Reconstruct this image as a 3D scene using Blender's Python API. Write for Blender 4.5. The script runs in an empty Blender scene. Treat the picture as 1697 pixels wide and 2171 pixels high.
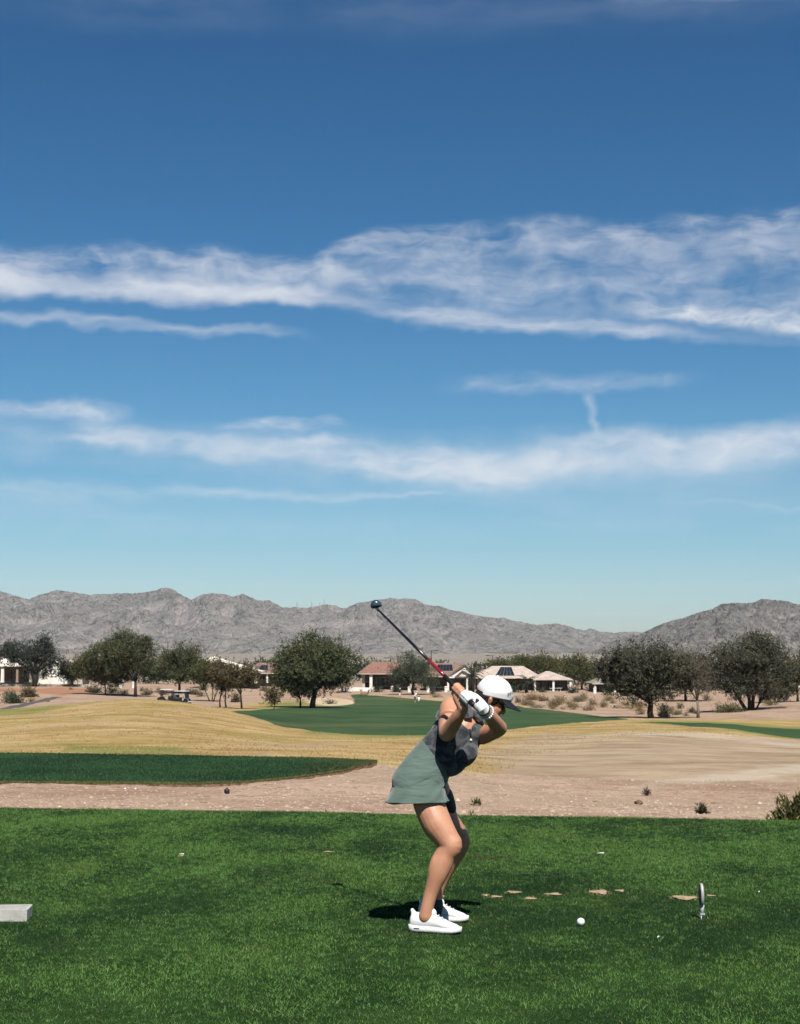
import bpy, bmesh, math, random
import numpy as np
from mathutils import Vector, Matrix, Quaternion

random.seed(7); rng = np.random.default_rng(7)
scene = bpy.context.scene
COL = scene.collection
R = math.radians

# ------------------------------------------------------------------ camera
F_PX, CX, CY = 3400.0, 848.5, 1085.5      # focal length / centre in photo pixels
CAM_H = 1.412
PITCH = math.atan(314.5 / F_PX)            # horizon at photo row 1400
cam_data = bpy.data.cameras.new('camera')
cam = bpy.data.objects.new('camera', cam_data); COL.objects.link(cam)
cam_data.sensor_fit = 'HORIZONTAL'; cam_data.sensor_width = 36.0
cam_data.lens = 36.0 * F_PX / 1697.0
cam_data.clip_start = 0.05; cam_data.clip_end = 30000
cam.location = (0, 0, CAM_H); cam.rotation_euler = (math.pi / 2 + PITCH, 0, 0)
scene.camera = cam

# ------------------------------------------------------------------ light
SUN = Vector((0.15, -0.70, 1.0)).normalized()      # towards the sun
SUN_EL = math.asin(SUN.z); SUN_AZ = math.atan2(SUN.x, SUN.y)
sl = bpy.data.lights.new('sun', 'SUN'); sl.energy = 5.0; sl.angle = R(0.53); sl.color = (1.0, 0.955, 0.89)
so = bpy.data.objects.new('sun', sl); COL.objects.link(so)
so.rotation_euler = SUN.to_track_quat('Z', 'Y').to_euler()

vs = scene.view_settings
scene.display_settings.display_device = 'sRGB'
vs.view_transform = 'Standard'; vs.look = 'None'; vs.exposure = 1.0; vs.gamma = 1.0; vs.use_curve_mapping = False

# ------------------------------------------------------------------ node helpers
class X:
    """tiny expression wrapper round shader Math nodes"""
    def __init__(s, nt, sock): s.nt = nt; s.s = sock
    def _op(s, op, *a):
        n = s.nt.nodes.new('ShaderNodeMath'); n.operation = op
        for i, v in enumerate((s,) + a):
            if isinstance(v, X): s.nt.links.new(v.s, n.inputs[i])
            else: n.inputs[i].default_value = v
        return X(s.nt, n.outputs[0])
    def __add__(s, o): return s._op('ADD', o)
    __radd__ = __add__
    def __sub__(s, o): return s._op('SUBTRACT', o)
    def __rsub__(s, o): return (s * -1.0) + o
    def __mul__(s, o): return s._op('MULTIPLY', o)
    __rmul__ = __mul__
    def __truediv__(s, o): return s._op('DIVIDE', o)
    def max(s, o): return s._op('MAXIMUM', o)
    def min(s, o): return s._op('MINIMUM', o)
    def pow(s, o): return s._op('POWER', o)
    def tan(s): return s._op('TANGENT')
    def abs(s): return s._op('ABSOLUTE')
    def asin(s): return s._op('ARCSINE')
    def clamp(s): return s.max(0.0).min(1.0)
    def sstep(s, a, b):
        n = s.nt.nodes.new('ShaderNodeMapRange'); n.interpolation_type = 'SMOOTHSTEP'
        s.nt.links.new(s.s, n.inputs[0])
        n.inputs[1].default_value = a; n.inputs[2].default_value = b
        return X(s.nt, n.outputs[0])
    def lin(s, a, b, c=0.0, d=1.0):
        n = s.nt.nodes.new('ShaderNodeMapRange')
        s.nt.links.new(s.s, n.inputs[0])
        n.inputs[1].default_value = a; n.inputs[2].default_value = b
        n.inputs[3].default_value = c; n.inputs[4].default_value = d
        return X(s.nt, n.outputs[0])

def xyz(nt, x, y, z=0.0):
    n = nt.nodes.new('ShaderNodeCombineXYZ')
    for i, v in enumerate((x, y, z)):
        if isinstance(v, X): nt.links.new(v.s, n.inputs[i])
        else: n.inputs[i].default_value = v
    return n.outputs[0]

def noise(nt, vec, scale=1.0, detail=4.0, rough=0.55, dist=0.0, lac=2.0):
    n = nt.nodes.new('ShaderNodeTexNoise'); n.noise_dimensions = '3D'
    if vec is not None: nt.links.new(vec, n.inputs['Vector'])
    n.inputs['Scale'].default_value = scale; n.inputs['Detail'].default_value = detail
    n.inputs['Roughness'].default_value = rough; n.inputs['Distortion'].default_value = dist
    n.inputs['Lacunarity'].default_value = lac
    return X(nt, n.outputs['Fac'])

def mixc(nt, fac, a, b, blend='MIX'):
    n = nt.nodes.new('ShaderNodeMix'); n.data_type = 'RGBA'; n.blend_type = blend; n.clamp_factor = True
    if isinstance(fac, X): nt.links.new(fac.s, n.inputs[0])
    else: n.inputs[0].default_value = fac
    for i, v in ((6, a), (7, b)):
        if hasattr(v, 'links'): nt.links.new(v, n.inputs[i])
        else: n.inputs[i].default_value = (*v, 1.0)
    return n.outputs[2]

# ------------------------------------------------------------------ world: Nishita sky + cirrus in it
world = bpy.data.worlds.new('World'); scene.world = world; world.use_nodes = True
wn = world.node_tree; wn.nodes.clear()
sky = wn.nodes.new('ShaderNodeTexSky'); sky.sky_type = 'NISHITA'; sky.sun_disc = False
sky.sun_elevation = SUN_EL; sky.sun_rotation = SUN_AZ
sky.air_density = 1.0; sky.dust_density = 0.6; sky.ozone_density = 2.2; sky.altitude = 300
tc = wn.nodes.new('ShaderNodeTexCoord')
sp = wn.nodes.new('ShaderNodeSeparateXYZ'); wn.links.new(tc.outputs['Generated'], sp.inputs[0])
dx, dy, dz = (X(wn, sp.outputs[i]) for i in range(3))
az = dx._op('ARCTAN2', dy)
el = dz.asin()
U = az * 3400.0 + CX                       # cloud map: azimuth and elevation, in 1/3400 rad
V = (el - PITCH).tan() * -3400.0 + CY
def fcurve(x, pts, lo=-300.0, hi=2000.0, vmax=2200.0):
    n = wn.nodes.new('ShaderNodeFloatCurve'); m = n.mapping; m.use_clip = False
    c = m.curves[0]
    P = [((p[0] - lo) / (hi - lo), p[1] / vmax) for p in pts]
    while len(c.points) < len(P): c.points.new(0.5, 0.5)
    for q, p in zip(c.points, P): q.location = p; q.handle_type = 'AUTO'
    m.update()
    xx = ((x - lo) / (hi - lo)).clamp()
    wn.links.new(xx.s, n.inputs['Value'])
    return X(wn, n.outputs[0]) * vmax
w1 = noise(wn, xyz(wn, U / 220.0, V / 90.0, 3.1), 1.0, 3, .6) - 0.5
w2 = noise(wn, xyz(wn, U / 160.0, V / 110.0, 9.7), 1.0, 3, .6) - 0.5
Uw = U + w1 * 160.0
Vw = V + w2 * 75.0
wisp = noise(wn, xyz(wn, Uw / 420.0, Vw / 55.0, 1.3), 1.0, 6, .55)
puff = noise(wn, xyz(wn, U / 75.0 + w1, V / 42.0 + w2 * 2.0, 5.3), 1.0, 5, .52, .4)
fine = noise(wn, xyz(wn, Uw / 130.0, Vw / 16.0 + U / 500.0, 7.7), 1.0, 4, .55)
lump = noise(wn, xyz(wn, U / 240.0, V / 80.0, 2.2), 1.0, 2, .5)
def band(top, bot, a, b, gain, n0, lo, hi, dens=None):
    T = fcurve(U, top); B = fcurve(U, bot)
    t = (Vw - T) / (B - T)
    p = t.sstep(0.0, a) * (1.0 - t.sstep(b, 1.0))
    d = p * n0.sstep(lo - .08, hi + .10) * gain * 1.10
    if dens: d = d * fcurve(U, [(x, y * 1000) for x, y in dens], vmax=1000.0) * 0.001
    return d
mixn = wisp * 0.45 + puff * 0.35 + lump * 0.25
cl = []
# big band: body, bright lower deck, wispy upper crest
MT = [(-300, 545), (0, 538), (300, 530), (500, 530), (640, 540), (700, 520), (780, 488), (900, 475), (1060, 478), (1160, 460), (1300, 470), (1420, 468), (1600, 462), (1697, 452), (2000, 450)]
MB = [(-300, 665), (0, 662), (300, 658), (620, 660), (800, 692), (1000, 705), (1250, 722), (1450, 735), (1697, 752), (2000, 765)]
cl.append(band(MT, MB, .34, .62, .62, mixn, .40, .66))
cl.append(band([(x, y - 8) for x, y in MT], [(x, y + 75) for x, y in MT], .35, .6, .42, puff * .5 + fine * .5, .42, .64))
cl.append(band([(-300, 585), (0, 580), (400, 575), (620, 590), (800, 630), (1100, 650), (2000, 720)],
               [(-300, 668), (0, 664), (400, 658), (640, 662), (800, 680), (1100, 700), (2000, 760)], .45, .55, .95, wisp * .5 + lump * .5, .28, .56,
               [(-300, 1), (500, 1), (700, .6), (900, .25), (1100, .1), (2000, 0)]))
cl.append(band([(-300, 600), (700, 590), (900, 630), (1100, 660), (1300, 680), (1500, 705), (2000, 760)],
               [(-300, 640), (700, 660), (900, 705), (1100, 715), (1300, 730), (1500, 748), (2000, 800)], .5, .55, .75, wisp * .6 + fine * .4, .33, .62,
               [(-300, 0), (700, 0), (850, .8), (1300, 1), (1420, .6), (1600, .2), (2000, 0)]))
cl.append(band([(-300, 640), (1360, 628), (1500, 640), (1600, 655), (2000, 700)],
               [(-300, 690), (1360, 690), (1500, 710), (1600, 735), (2000, 770)], .45, .6, .95, wisp * .5 + puff * .5, .36, .60,
               [(-300, 0), (1300, 0), (1420, 1), (2000, 1)]))
# thin streak under the band
cl.append(band([(-300, 640), (0, 662), (300, 676), (650, 700), (2000, 800)], [(-300, 690), (0, 704), (300, 722), (650, 728), (2000, 860)], .5, .5, .50, wisp * .6 + fine * .4, .30, .62,
               [(-300, 1), (300, 1), (560, .7), (700, 0), (2000, 0)]))
# faint patch at right, its tail below
cl.append(band([(-300, 780), (950, 790), (1180, 778), (1500, 784), (2000, 780)], [(-300, 840), (950, 842), (1180, 846), (1500, 830), (2000, 840)], .5, .5, .42, wisp * .5 + puff * .5, .33, .62,
               [(-300, 0), (900, 0), (1020, .8), (1200, 1), (1400, .8), (1530, 0), (2000, 0)]))
tail = (1.0 - ((U - (V - 840.0) * 0.28 - 1246.0 - w1 * 60.0) / 15.0).abs()).clamp() * V.sstep(830, 850) * (1.0 - V.sstep(905, 940)) * .35
cl.append(tail)
# lower band
LT = [(-300, 900), (100, 905), (170, 880), (260, 890), (420, 915), (640, 908), (900, 918), (1100, 925), (1300, 905), (1600, 898), (1697, 908), (2000, 915)]
LB = [(-300, 950), (100, 945), (170, 952), (260, 968), (420, 982), (640, 1005), (900, 1055), (1100, 1055), (1300, 1030), (1600, 1010), (1697, 1005), (2000, 1000)]
cl.append(band(LT, LB, .42, .62, .62, wisp * .5 + puff * .25 + lump * .25, .36, .60, [(-300, .2), (120, .2), (180, 1), (2000, 1)]))
cl.append(band([(-300, 960), (600, 950), (1000, 965), (1300, 930), (1600, 910), (2000, 940)], [(-300, 990), (600, 990), (1000, 1040), (1300, 1010), (1600, 985), (2000, 980)], .5, .5, .45, fine * .5 + wisp * .5, .34, .62,
               [(-300, 0), (600, .3), (900, 1), (1600, 1), (2000, .7)]))
cl.append(band([(-300, 850), (0, 862), (130, 850), (280, 850), (2000, 850)], [(-300, 910), (0, 905), (130, 905), (280, 905), (2000, 900)], .5, .5, .70, wisp * .5 + puff * .5, .33, .60,
               [(-300, .6), (20, .8), (220, 1), (300, 0), (2000, 0)]))
cl.append(band([(-300, 885), (450, 888), (700, 872), (2000, 880)], [(-300, 925), (450, 930), (700, 922), (2000, 920)], .5, .5, .55, puff * .5 + fine * .5, .36, .60,
               [(-300, 0), (430, 0), (520, 1), (680, 1), (760, 0), (2000, 0)]))
cl.append(band([(-300, 1030), (250, 1024), (600, 1030), (980, 1046), (2000, 1070)], [(-300, 1085), (250, 1075), (600, 1070), (980, 1064), (2000, 1100)], .5, .5, .40, wisp * .5 + fine * .5, .32, .62,
               [(-300, .6), (200, .7), (600, 1), (900, .9), (1000, 0), (1350, 0), (1500, .35), (2000, .4)]))
cl.append(band([(-300, 860), (400, 880), (1000, 885), (2000, 870)], [(-300, 1010), (400, 1030), (1000, 1085), (2000, 1060)], .45, .5, .30, wisp * .5 + lump * .5, .30, .60))
cl.append(band([(-300, 990), (2000, 990)], [(-300, 1170), (2000, 1180)], .5, .5, .16, wisp * .6 + lump * .4, .32, .60))
# veil across the very top of the frame
cl.append(band([(-300, -90), (2000, -90)], [(-300, 105), (2000, 110)], .3, .55, .09, wisp * .6 + lump * .4, .34, .62))
cl.append(band([(-300, -40), (1340, -28), (1600, -2), (2000, 30)], [(-300, 20), (1340, 22), (1600, 48), (2000, 70)], .5, .5, .42, fine * .6 + wisp * .4, .40, .62,
               [(-300, 0), (1250, 0), (1400, 1), (1560, .8), (1700, .3), (2000, .4)]))
dens = cl[0]
for c in cl[1:]: dens = 1.0 - (1.0 - dens) * (1.0 - c)
dens = dens.clamp() * 0.9
sepc = wn.nodes.new('ShaderNodeSeparateColor'); wn.links.new(sky.outputs[0], sepc.inputs[0])
cmb = wn.nodes.new('ShaderNodeCombineColor')
for i, (g_, p_) in enumerate(((1.09, 2.02), (1.0, 1.50), (1.02, 1.40))):      # clear dry-air grade of the sky
    ch = (X(wn, sepc.outputs[i]) * 0.1).min(1.4).pow(p_) * (10.0 * g_)
    if i == 2: ch = ch * (1.0 + (1.0 - el.sstep(.0, .13)) * .14)
    wn.links.new(ch.s, cmb.inputs[i])
cloudc = mixc(wn, puff.sstep(.35, .7), (7.0, 7.4, 8.1), (8.0, 8.2, 8.6))
skyc = mixc(wn, dens, cmb.outputs[0], cloudc)
bg = wn.nodes.new('ShaderNodeBackground'); bg.inputs['Strength'].default_value = 0.05
wn.links.new(skyc, bg.inputs[0])
wo = wn.nodes.new('ShaderNodeOutputWorld'); wn.links.new(bg.outputs[0], wo.inputs[0])

# ------------------------------------------------------------------ projection helpers
CT, ST = math.cos(PITCH), math.sin(PITCH)
def at(px, py, d):
    """world point at forward distance d (metres along Y) seen at photo pixel px, py"""
    a = (px - CX) / F_PX; b = (CY - py) / F_PX
    t = d / (CT - b * ST)
    return Vector((a * t, d, CAM_H + (ST + b * CT) * t))
def slope(py):
    b = (CY - py) / F_PX
    return (ST + b * CT) / (CT - b * ST)

# ------------------------------------------------------------------ mesh helpers
def mesh_obj(name, verts, faces, mat=None, parent=None, smooth=True, link=True):
    me = bpy.data.meshes.new(name)
    if isinstance(verts, np.ndarray):
        verts = np.ascontiguousarray(verts, np.float32)
        if isinstance(faces, np.ndarray):
            nf, k = faces.shape
            me.vertices.add(len(verts)); me.vertices.foreach_set('co', verts.ravel())
            me.loops.add(nf * k); me.loops.foreach_set('vertex_index', np.ascontiguousarray(faces, np.int32).ravel())
            me.polygons.add(nf); me.polygons.foreach_set('loop_start', np.arange(0, nf * k, k, dtype=np.int32))
            me.update(calc_edges=True)
        else:
            me.from_pydata(verts.tolist(), [], faces)
    else:
        me.from_pydata([tuple(v) for v in verts], [], faces)
    if smooth: me.polygons.foreach_set('use_smooth', np.ones(len(me.polygons), bool))
    if mat: me.materials.append(mat)
    o = bpy.data.objects.new(name, me)
    if link: COL.objects.link(o)
    if parent: o.parent = parent
    return o
def empty(name, loc=(0, 0, 0), rz=0.0):
    o = bpy.data.objects.new(name, None); COL.objects.link(o); o.empty_display_size = .2
    o.location = loc; o.rotation_euler = (0, 0, rz)
    return o
def tag(o, label=None, cat=None, group=None, kind=None):
    if label: o['label'] = label
    if cat: o['category'] = cat
    if group: o['group'] = group
    if kind: o['kind'] = kind
    return o

class MB:
    """collects shapes into one mesh"""
    def __init__(s): s.v = []; s.f = []
    def add(s, vs_, fs):
        k = len(s.v); s.v += [Vector(v) for v in vs_]; s.f += [tuple(i + k for i in f) for f in fs]; return s
    def box(s, c, size, rz=0.0, top=1.0):
        x, y, z = size[0] / 2, size[1] / 2, size[2] / 2
        q = Matrix.Rotation(rz, 3, 'Z')
        vv = []
        for sz in (-1, 1):
            k = top if sz > 0 else 1.0
            for sx, sy in ((-1, -1), (1, -1), (1, 1), (-1, 1)):
                vv.append(Vector(c) + q @ Vector((sx * x * k, sy * y * k, sz * z)))
        return s.add(vv, [(3, 2, 1, 0), (4, 5, 6, 7), (0, 1, 5, 4), (1, 2, 6, 5), (2, 3, 7, 6), (3, 0, 4, 7)])
    def tube(s, pts, radii, n=6, cap=True):
        pts = [Vector(p) for p in pts]
        if not hasattr(radii, '__len__'): radii = [radii] * len(pts)
        vv = []; ff = []
        for i, p in enumerate(pts):
            t = (pts[min(i + 1, len(pts) - 1)] - pts[max(i - 1, 0)]).normalized()
            ref = Vector((0, 0, 1)) if abs(t.z) < .9 else Vector((1, 0, 0))
            a = t.cross(ref).normalized(); b = t.cross(a)
            for k in range(n):
                an = 2 * math.pi * k / n
                vv.append(p + (a * math.cos(an) + b * math.sin(an)) * radii[i])
        for i in range(len(pts) - 1):
            for k in range(n):
                k2 = (k + 1) % n
                ff.append((i * n + k, i * n + k2, (i + 1) * n + k2, (i + 1) * n + k))
        if cap:
            ff.append(tuple(range(n))); ff.append(tuple(reversed([(len(pts) - 1) * n + k for k in range(n)])))
        return s.add(vv, ff)
    def lathe(s, c, prof, n=16):
        vv = []; ff = []
        for r, z in prof:
            for k in range(n):
                an = 2 * math.pi * k / n
                vv.append(Vector(c) + Vector((r * math.cos(an), r * math.sin(an), z)))
        for i in range(len(prof) - 1):
            for k in range(n):
                k2 = (k + 1) % n
                ff.append((i * n + k, i * n + k2, (i + 1) * n + k2, (i + 1) * n + k))
        ff.append(tuple(reversed(range(n)))); ff.append(tuple((len(prof) - 1) * n + k for k in range(n)))
        return s.add(vv, ff)
    def build(s, name, mat, parent=None, smooth=False, link=True):
        o = mesh_obj(name, s.v, s.f, mat, parent, smooth, link)
        bm = bmesh.new(); bm.from_mesh(o.data); bmesh.ops.recalc_face_normals(bm, faces=bm.faces); bm.to_mesh(o.data); bm.free()
        return o

# ------------------------------------------------------------------ numpy noise
def _hash(ix, iy, seed):
    h = (ix.astype(np.int64) * 374761393 + iy.astype(np.int64) * 668265263 + seed * 974711) & 0x7fffffff
    h = ((h ^ (h >> 13)) * 1274126177) & 0x7fffffff
    h = (h ^ (h >> 16)) & 0xffff
    return h / 65535.0 * 2 * np.pi
def gnoise(x, y, seed=0):
    x0 = np.floor(x); y0 = np.floor(y); fx = x - x0; fy = y - y0
    u = fx * fx * fx * (fx * (fx * 6 - 15) + 10); v = fy * fy * fy * (fy * (fy * 6 - 15) + 10)
    def g(i, j):
        a = _hash(x0 + i, y0 + j, seed); return np.cos(a) * (fx - i) + np.sin(a) * (fy - j)
    return ((g(0, 0) * (1 - u) + g(1, 0) * u) * (1 - v) + (g(0, 1) * (1 - u) + g(1, 1) * u) * v) * 1.5
def fbm(x, y, octv=4, seed=0, rough=.5):
    s = 0; a = 1; t = 0
    for i in range(octv):
        s = s + a * gnoise(x * 2 ** i + 17.3 * i, y * 2 ** i - 9.1 * i, seed + i); t += a; a *= rough
    return s / t
def ridged(x, y, octv=5, seed=0, rough=.55):
    s = 0; a = 1; t = 0; w = 1
    for i in range(octv):
        n = 1 - np.abs(gnoise(x * 2 ** i + 5.7 * i, y * 2 ** i + 3.3 * i, seed + i)); n = n * n
        s = s + a * n * w; w = np.clip(n * 1.6, 0, 1); t += a; a *= rough
    return s / t
def sstep(x, a, b):
    t = np.clip((x - a) / (b - a), 0, 1); return t * t * (3 - 2 * t)

# ------------------------------------------------------------------ material helpers
def new_mat(name):
    m = bpy.data.materials.new(name); m.use_nodes = True
    nt = m.node_tree; b = nt.nodes['Principled BSDF']
    return m, nt, b
def plain(name, col, rough=.6, spec=.3, metal=0.0, var=0.0, scale=20.0, bump=0.0, bscale=None):
    m, nt, b = new_mat(name)
    b.inputs['Roughness'].default_value = rough; b.inputs['Metallic'].default_value = metal
    b.inputs['Specular IOR Level'].default_value = spec
    b.inputs['Base Color'].default_value = (*col, 1)
    if var or bump:
        g = nt.nodes.new('ShaderNodeTexCoord')
        if var:
            n = noise(nt, g.outputs['Object'], scale, 5, .6)
            c = mixc(nt, n.sstep(.3, .7), tuple(max(0, v * (1 - var)) for v in col), tuple(v * (1 + var) for v in col))
            nt.links.new(c, b.inputs['Base Color'])
        if bump:
            n = noise(nt, g.outputs['Object'], bscale or scale, 6, .65)
            bp = nt.nodes.new('ShaderNodeBump'); bp.inputs['Strength'].default_value = bump; bp.inputs['Distance'].default_value = .02
            nt.links.new(n.s, bp.inputs['Height']); nt.links.new(bp.outputs[0], b.inputs['Normal'])
    return m
def attr(nt, name):
    n = nt.nodes.new('ShaderNodeAttribute'); n.attribute_name = name; return n
world.cycles.sampling_method = 'MANUAL'; world.cycles.sample_map_resolution = 256
cy = scene.cycles
cy.use_adaptive_sampling = True; cy.adaptive_threshold = 0.02
cy.max_bounces = 6; cy.diffuse_bounces = 3; cy.glossy_bounces = 2; cy.transmission_bounces = 3; cy.transparent_max_bounces = 6
cy.use_denoising = True; cy.denoiser = 'OPENIMAGEDENOISE'; cy.denoising_input_passes = 'RGB_ALBEDO_NORMAL'; cy.denoising_prefilter = 'ACCURATE'

# ================================================================== terrain
PXN = [-1200, -300, 0, 150, 300, 450, 600, 750, 900, 1050, 1200, 1350, 1500, 1697, 2000, 2900]
DN = [16, 19, 22, 28, 34, 46, 60, 80, 100, 120, 150, 180, 220, 260, 300, 340]
TAB = {   # photo rows at which the ground at those distances appears
    -1200: [1770, 1738, 1716, 1690, 1666, 1604, 1582, 1552, 1526, 1512, 1510, 1502, 1488, 1470, 1452, 1446],
    -300: [1770, 1738, 1714, 1688, 1665, 1603, 1582, 1552, 1528, 1516, 1512, 1503, 1489, 1470, 1451, 1446],
    0:    [1770, 1738, 1714, 1688, 1665, 1602, 1580, 1548, 1522, 1508, 1509, 1503, 1489, 1470, 1452, 1446],
    150:  [1770, 1738, 1716, 1690, 1666, 1603, 1578, 1540, 1512, 1494, 1496, 1493, 1485, 1470, 1453, 1447],
    300:  [1770, 1738, 1717, 1692, 1667, 1604, 1577, 1535, 1500, 1481, 1484, 1488, 1490, 1474, 1457, 1450],
    450:  [1770, 1740, 1718, 1694, 1669, 1606, 1580, 1546, 1516, 1497, 1503, 1508, 1500, 1478, 1460, 1452],
    600:  [1772, 1742, 1719, 1695, 1665, 1603, 1586, 1568, 1546, 1548, 1530, 1515, 1499, 1481, 1463, 1453],
    750:  [1774, 1744, 1720, 1697, 1666, 1604, 1589, 1571, 1559, 1547, 1529, 1513, 1500, 1488, 1466, 1455],
    900:  [1776, 1746, 1721, 1699, 1670, 1611, 1592, 1570, 1558, 1546, 1528, 1513, 1500, 1492, 1467, 1456],
    1050: [1778, 1748, 1723, 1702, 1682, 1636, 1602, 1571, 1553, 1544, 1528, 1514, 1502, 1489, 1467, 1456],
    1200: [1782, 1752, 1726, 1704, 1685, 1642, 1608, 1570, 1547, 1540, 1530, 1519, 1505, 1488, 1468, 1457],
    1350: [1786, 1756, 1730, 1708, 1690, 1646, 1606, 1563, 1541, 1538, 1530, 1523, 1512, 1490, 1469, 1458],
    1500: [1790, 1760, 1734, 1712, 1692, 1648, 1606, 1568, 1545, 1542, 1534, 1524, 1505, 1490, 1472, 1460],
    1697: [1796, 1764, 1738, 1714, 1692, 1648, 1608, 1580, 1566, 1557, 1543, 1524, 1491, 1480, 1467, 1460],
    2000: [1800, 1766, 1740, 1716, 1694, 1650, 1612, 1584, 1570, 1560, 1545, 1524, 1486, 1474, 1462, 1456],
    2900: [1800, 1766, 1740, 1716, 1694, 1650, 1612, 1584, 1570, 1560, 1545, 1526, 1500, 1484, 1470, 1460]}
DF = [500, 800, 1600, 3600, 9000]; ZF = [-4.2, -1.5, 4.0, 16.0, 20.0]
_pg = np.arange(-1200, 2901, 25.0); _lg = np.arange(math.log(14), math.log(9000) + .02, .02)
_z = np.array([[CAM_H + slope(y) * d for y, d in zip(TAB[p], DN)] + ZF for p in PXN])
_ld = np.log(np.array(DN + DF, float))
_t = np.array([np.interp(_lg, _ld, r) for r in _z])
_t = np.array([np.interp(_pg, PXN, _t[:, j]) for j in range(_t.shape[1])]).T
def _blur(a, sig, ax):
    k = np.arange(-int(3 * sig) - 1, int(3 * sig) + 2); w = np.exp(-.5 * (k / sig) ** 2); w /= w.sum()
    pad = [(0, 0), (0, 0)]; pad[ax] = (len(k) // 2, len(k) // 2)
    b = np.pad(a, pad, mode='edge'); out = np.zeros_like(a)
    for i, ww in enumerate(w): out += ww * np.take(b, range(i, i + a.shape[ax]), axis=ax)
    return out
_t = _blur(_blur(_t, 1.6, 0), 2.6, 1)

def plan(x, y):
    r = np.hypot(x, y); a = np.arctan2(x, y); lim = R(31)
    ac = np.clip(a, -lim, lim)
    return CX + F_PX * 1.007 * np.tan(ac), np.maximum(r * np.cos(ac), 1.0)
def ground_z(x, y):
    x = np.asarray(x, float); y = np.asarray(y, float)
    p, d = plan(x, y)
    i = np.clip((p + 1200) / 25, 0, len(_pg) - 1.001); j = np.clip((np.log(d) - _lg[0]) / .02, 0, len(_lg) - 1.001)
    i0 = i.astype(int); j0 = j.astype(int); fi = i - i0; fj = j - j0
    z = (_t[i0, j0] * (1 - fi) + _t[i0 + 1, j0] * fi) * (1 - fj) + (_t[i0, j0 + 1] * (1 - fi) + _t[i0 + 1, j0 + 1] * fi) * fj
    amp = np.clip((d - 17) / 20, 0, 1)
    z = z + amp * (fbm(x / 6, y / 6, 4, 3) * .10 + fbm(x / 24, y / 24, 2, 8) * .22)
    z = z + np.clip((d - 18) / 6, 0, 1) * np.clip((60 - d) / 20, 0, 1) * fbm(x / .9, y / .9, 3, 21) * .05
    return z
def gz(x, y): return float(ground_z(np.array([x]), np.array([y]))[0])
def on_ground(px, d):
    x = (px - CX) / (F_PX * 1.007) * d
    return Vector((x, d, gz(x, d)))

def in_poly(u, v, poly):
    """signed distance-like mask: +inside / -outside, in (px, 700*ln d) units"""
    P = [(p, 700 * math.log(d)) for p, d in poly]; v = 700 * np.log(v)
    inside = np.zeros(u.shape, bool); dist = np.full(u.shape, 1e9)
    for (x0, y0), (x1, y1) in zip(P, P[1:] + P[:1]):
        c = ((y0 > v) != (y1 > v)) & (u < (x1 - x0) * (v - y0) / (y1 - y0 + 1e-9) + x0); inside ^= c
        ex, ey = x1 - x0, y1 - y0
        t = np.clip(((u - x0) * ex + (v - y0) * ey) / (ex * ex + ey * ey + 1e-9), 0, 1)
        dist = np.minimum(dist, np.hypot(u - x0 - t * ex, v - y0 - t * ey))
    return np.where(inside, dist, -dist)

FAIRWAY = [(485, 172), (520, 150), (560, 130), (615, 112), (665, 101), (760, 98), (930, 98), (1020, 108), (1100, 118), (1200, 132), (1290, 155), (1335, 172),
           (1290, 185), (1200, 205), (1100, 235), (1000, 258), (920, 268), (860, 274), (810, 281), (765, 289), (742, 286), (752, 262), (735, 240), (690, 226), (600, 212), (545, 198), (515, 186)]
FAIRWAY_R = [(1340, 140), (1450, 122), (1560, 104), (1640, 98), (1760, 94), (2300, 92), (2300, 145), (1760, 146), (1640, 152), (1500, 160), (1400, 158)]
ROUGH = [(-1200, 46), (400, 46), (800, 42), (920, 41), (1040, 46), (1120, 58), (1220, 70), (1400, 78), (1560, 86), (1640, 92), (1760, 96), (2300, 96), (2300, 170), (1697, 172), (1500, 176), (1300, 178),
         (1100, 236), (940, 272), (560, 240), (420, 205), (300, 165), (120, 140), (0, 132), (-300, 130), (-1200, 130)]

azs = np.concatenate([np.radians(np.arange(-180, -40, 5.0)), np.radians(np.arange(-40, -16.2, .6)), np.radians(np.linspace(-16.2, 16.2, 470)), np.radians(np.arange(16.8, 40, .6)), np.radians(np.arange(40, 180.1, 5.0))])
rr = np.concatenate([[.4, 3, 7, 10, 12.5], np.exp(np.arange(math.log(14), math.log(420), .0105)), np.exp(np.linspace(math.log(430), math.log(14000), 40))])
A, RR = np.meshgrid(azs, rr, indexing='ij')
GX, GY = RR * np.sin(A), RR * np.cos(A)
GP, GD = plan(GX, GY)
GZ = ground_z(GX, GY)
GZ = np.where(GD < 16.5, np.minimum(GZ, -.42), GZ)
wob = fbm(GX / 5, GY / 5, 4, 31) * 16
m_fair = in_poly(GP, GD, FAIRWAY) + wob * .35
m_fair2 = in_poly(GP, GD, FAIRWAY_R) + wob * .8
m_rough = in_poly(GP, GD, ROUGH) + wob * 1.6
m_bunk = in_poly(GP, GD, [(655, 238), (700, 229), (738, 236), (752, 248), (745, 262), (700, 268), (650, 262)])
m_path = np.maximum(in_poly(GP, GD, [(1090, 83), (1250, 79), (1400, 84), (1560, 84), (1700, 78), (2300, 74), (2300, 84), (1700, 88), (1600, 93), (1420, 92), (1200, 87)]),
                    in_poly(GP, GD, [(1330, 41), (1500, 44), (1697, 50), (1900, 54), (1900, 60), (1697, 56), (1560, 50), (1400, 45)])) + wob
m_red = in_poly(GP, GD, [(-400, 268), (60, 262), (130, 250), (190, 262), (215, 276), (150, 293), (70, 282), (-400, 290)]) + wob * .4
m_cart = in_poly(GP, GD, [(-1200, 150), (-300, 158), (0, 167), (60, 190), (95, 215), (125, 232), (135, 240), (115, 240), (80, 222), (40, 197), (-10, 180), (-300, 168), (-1200, 160)])
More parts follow.
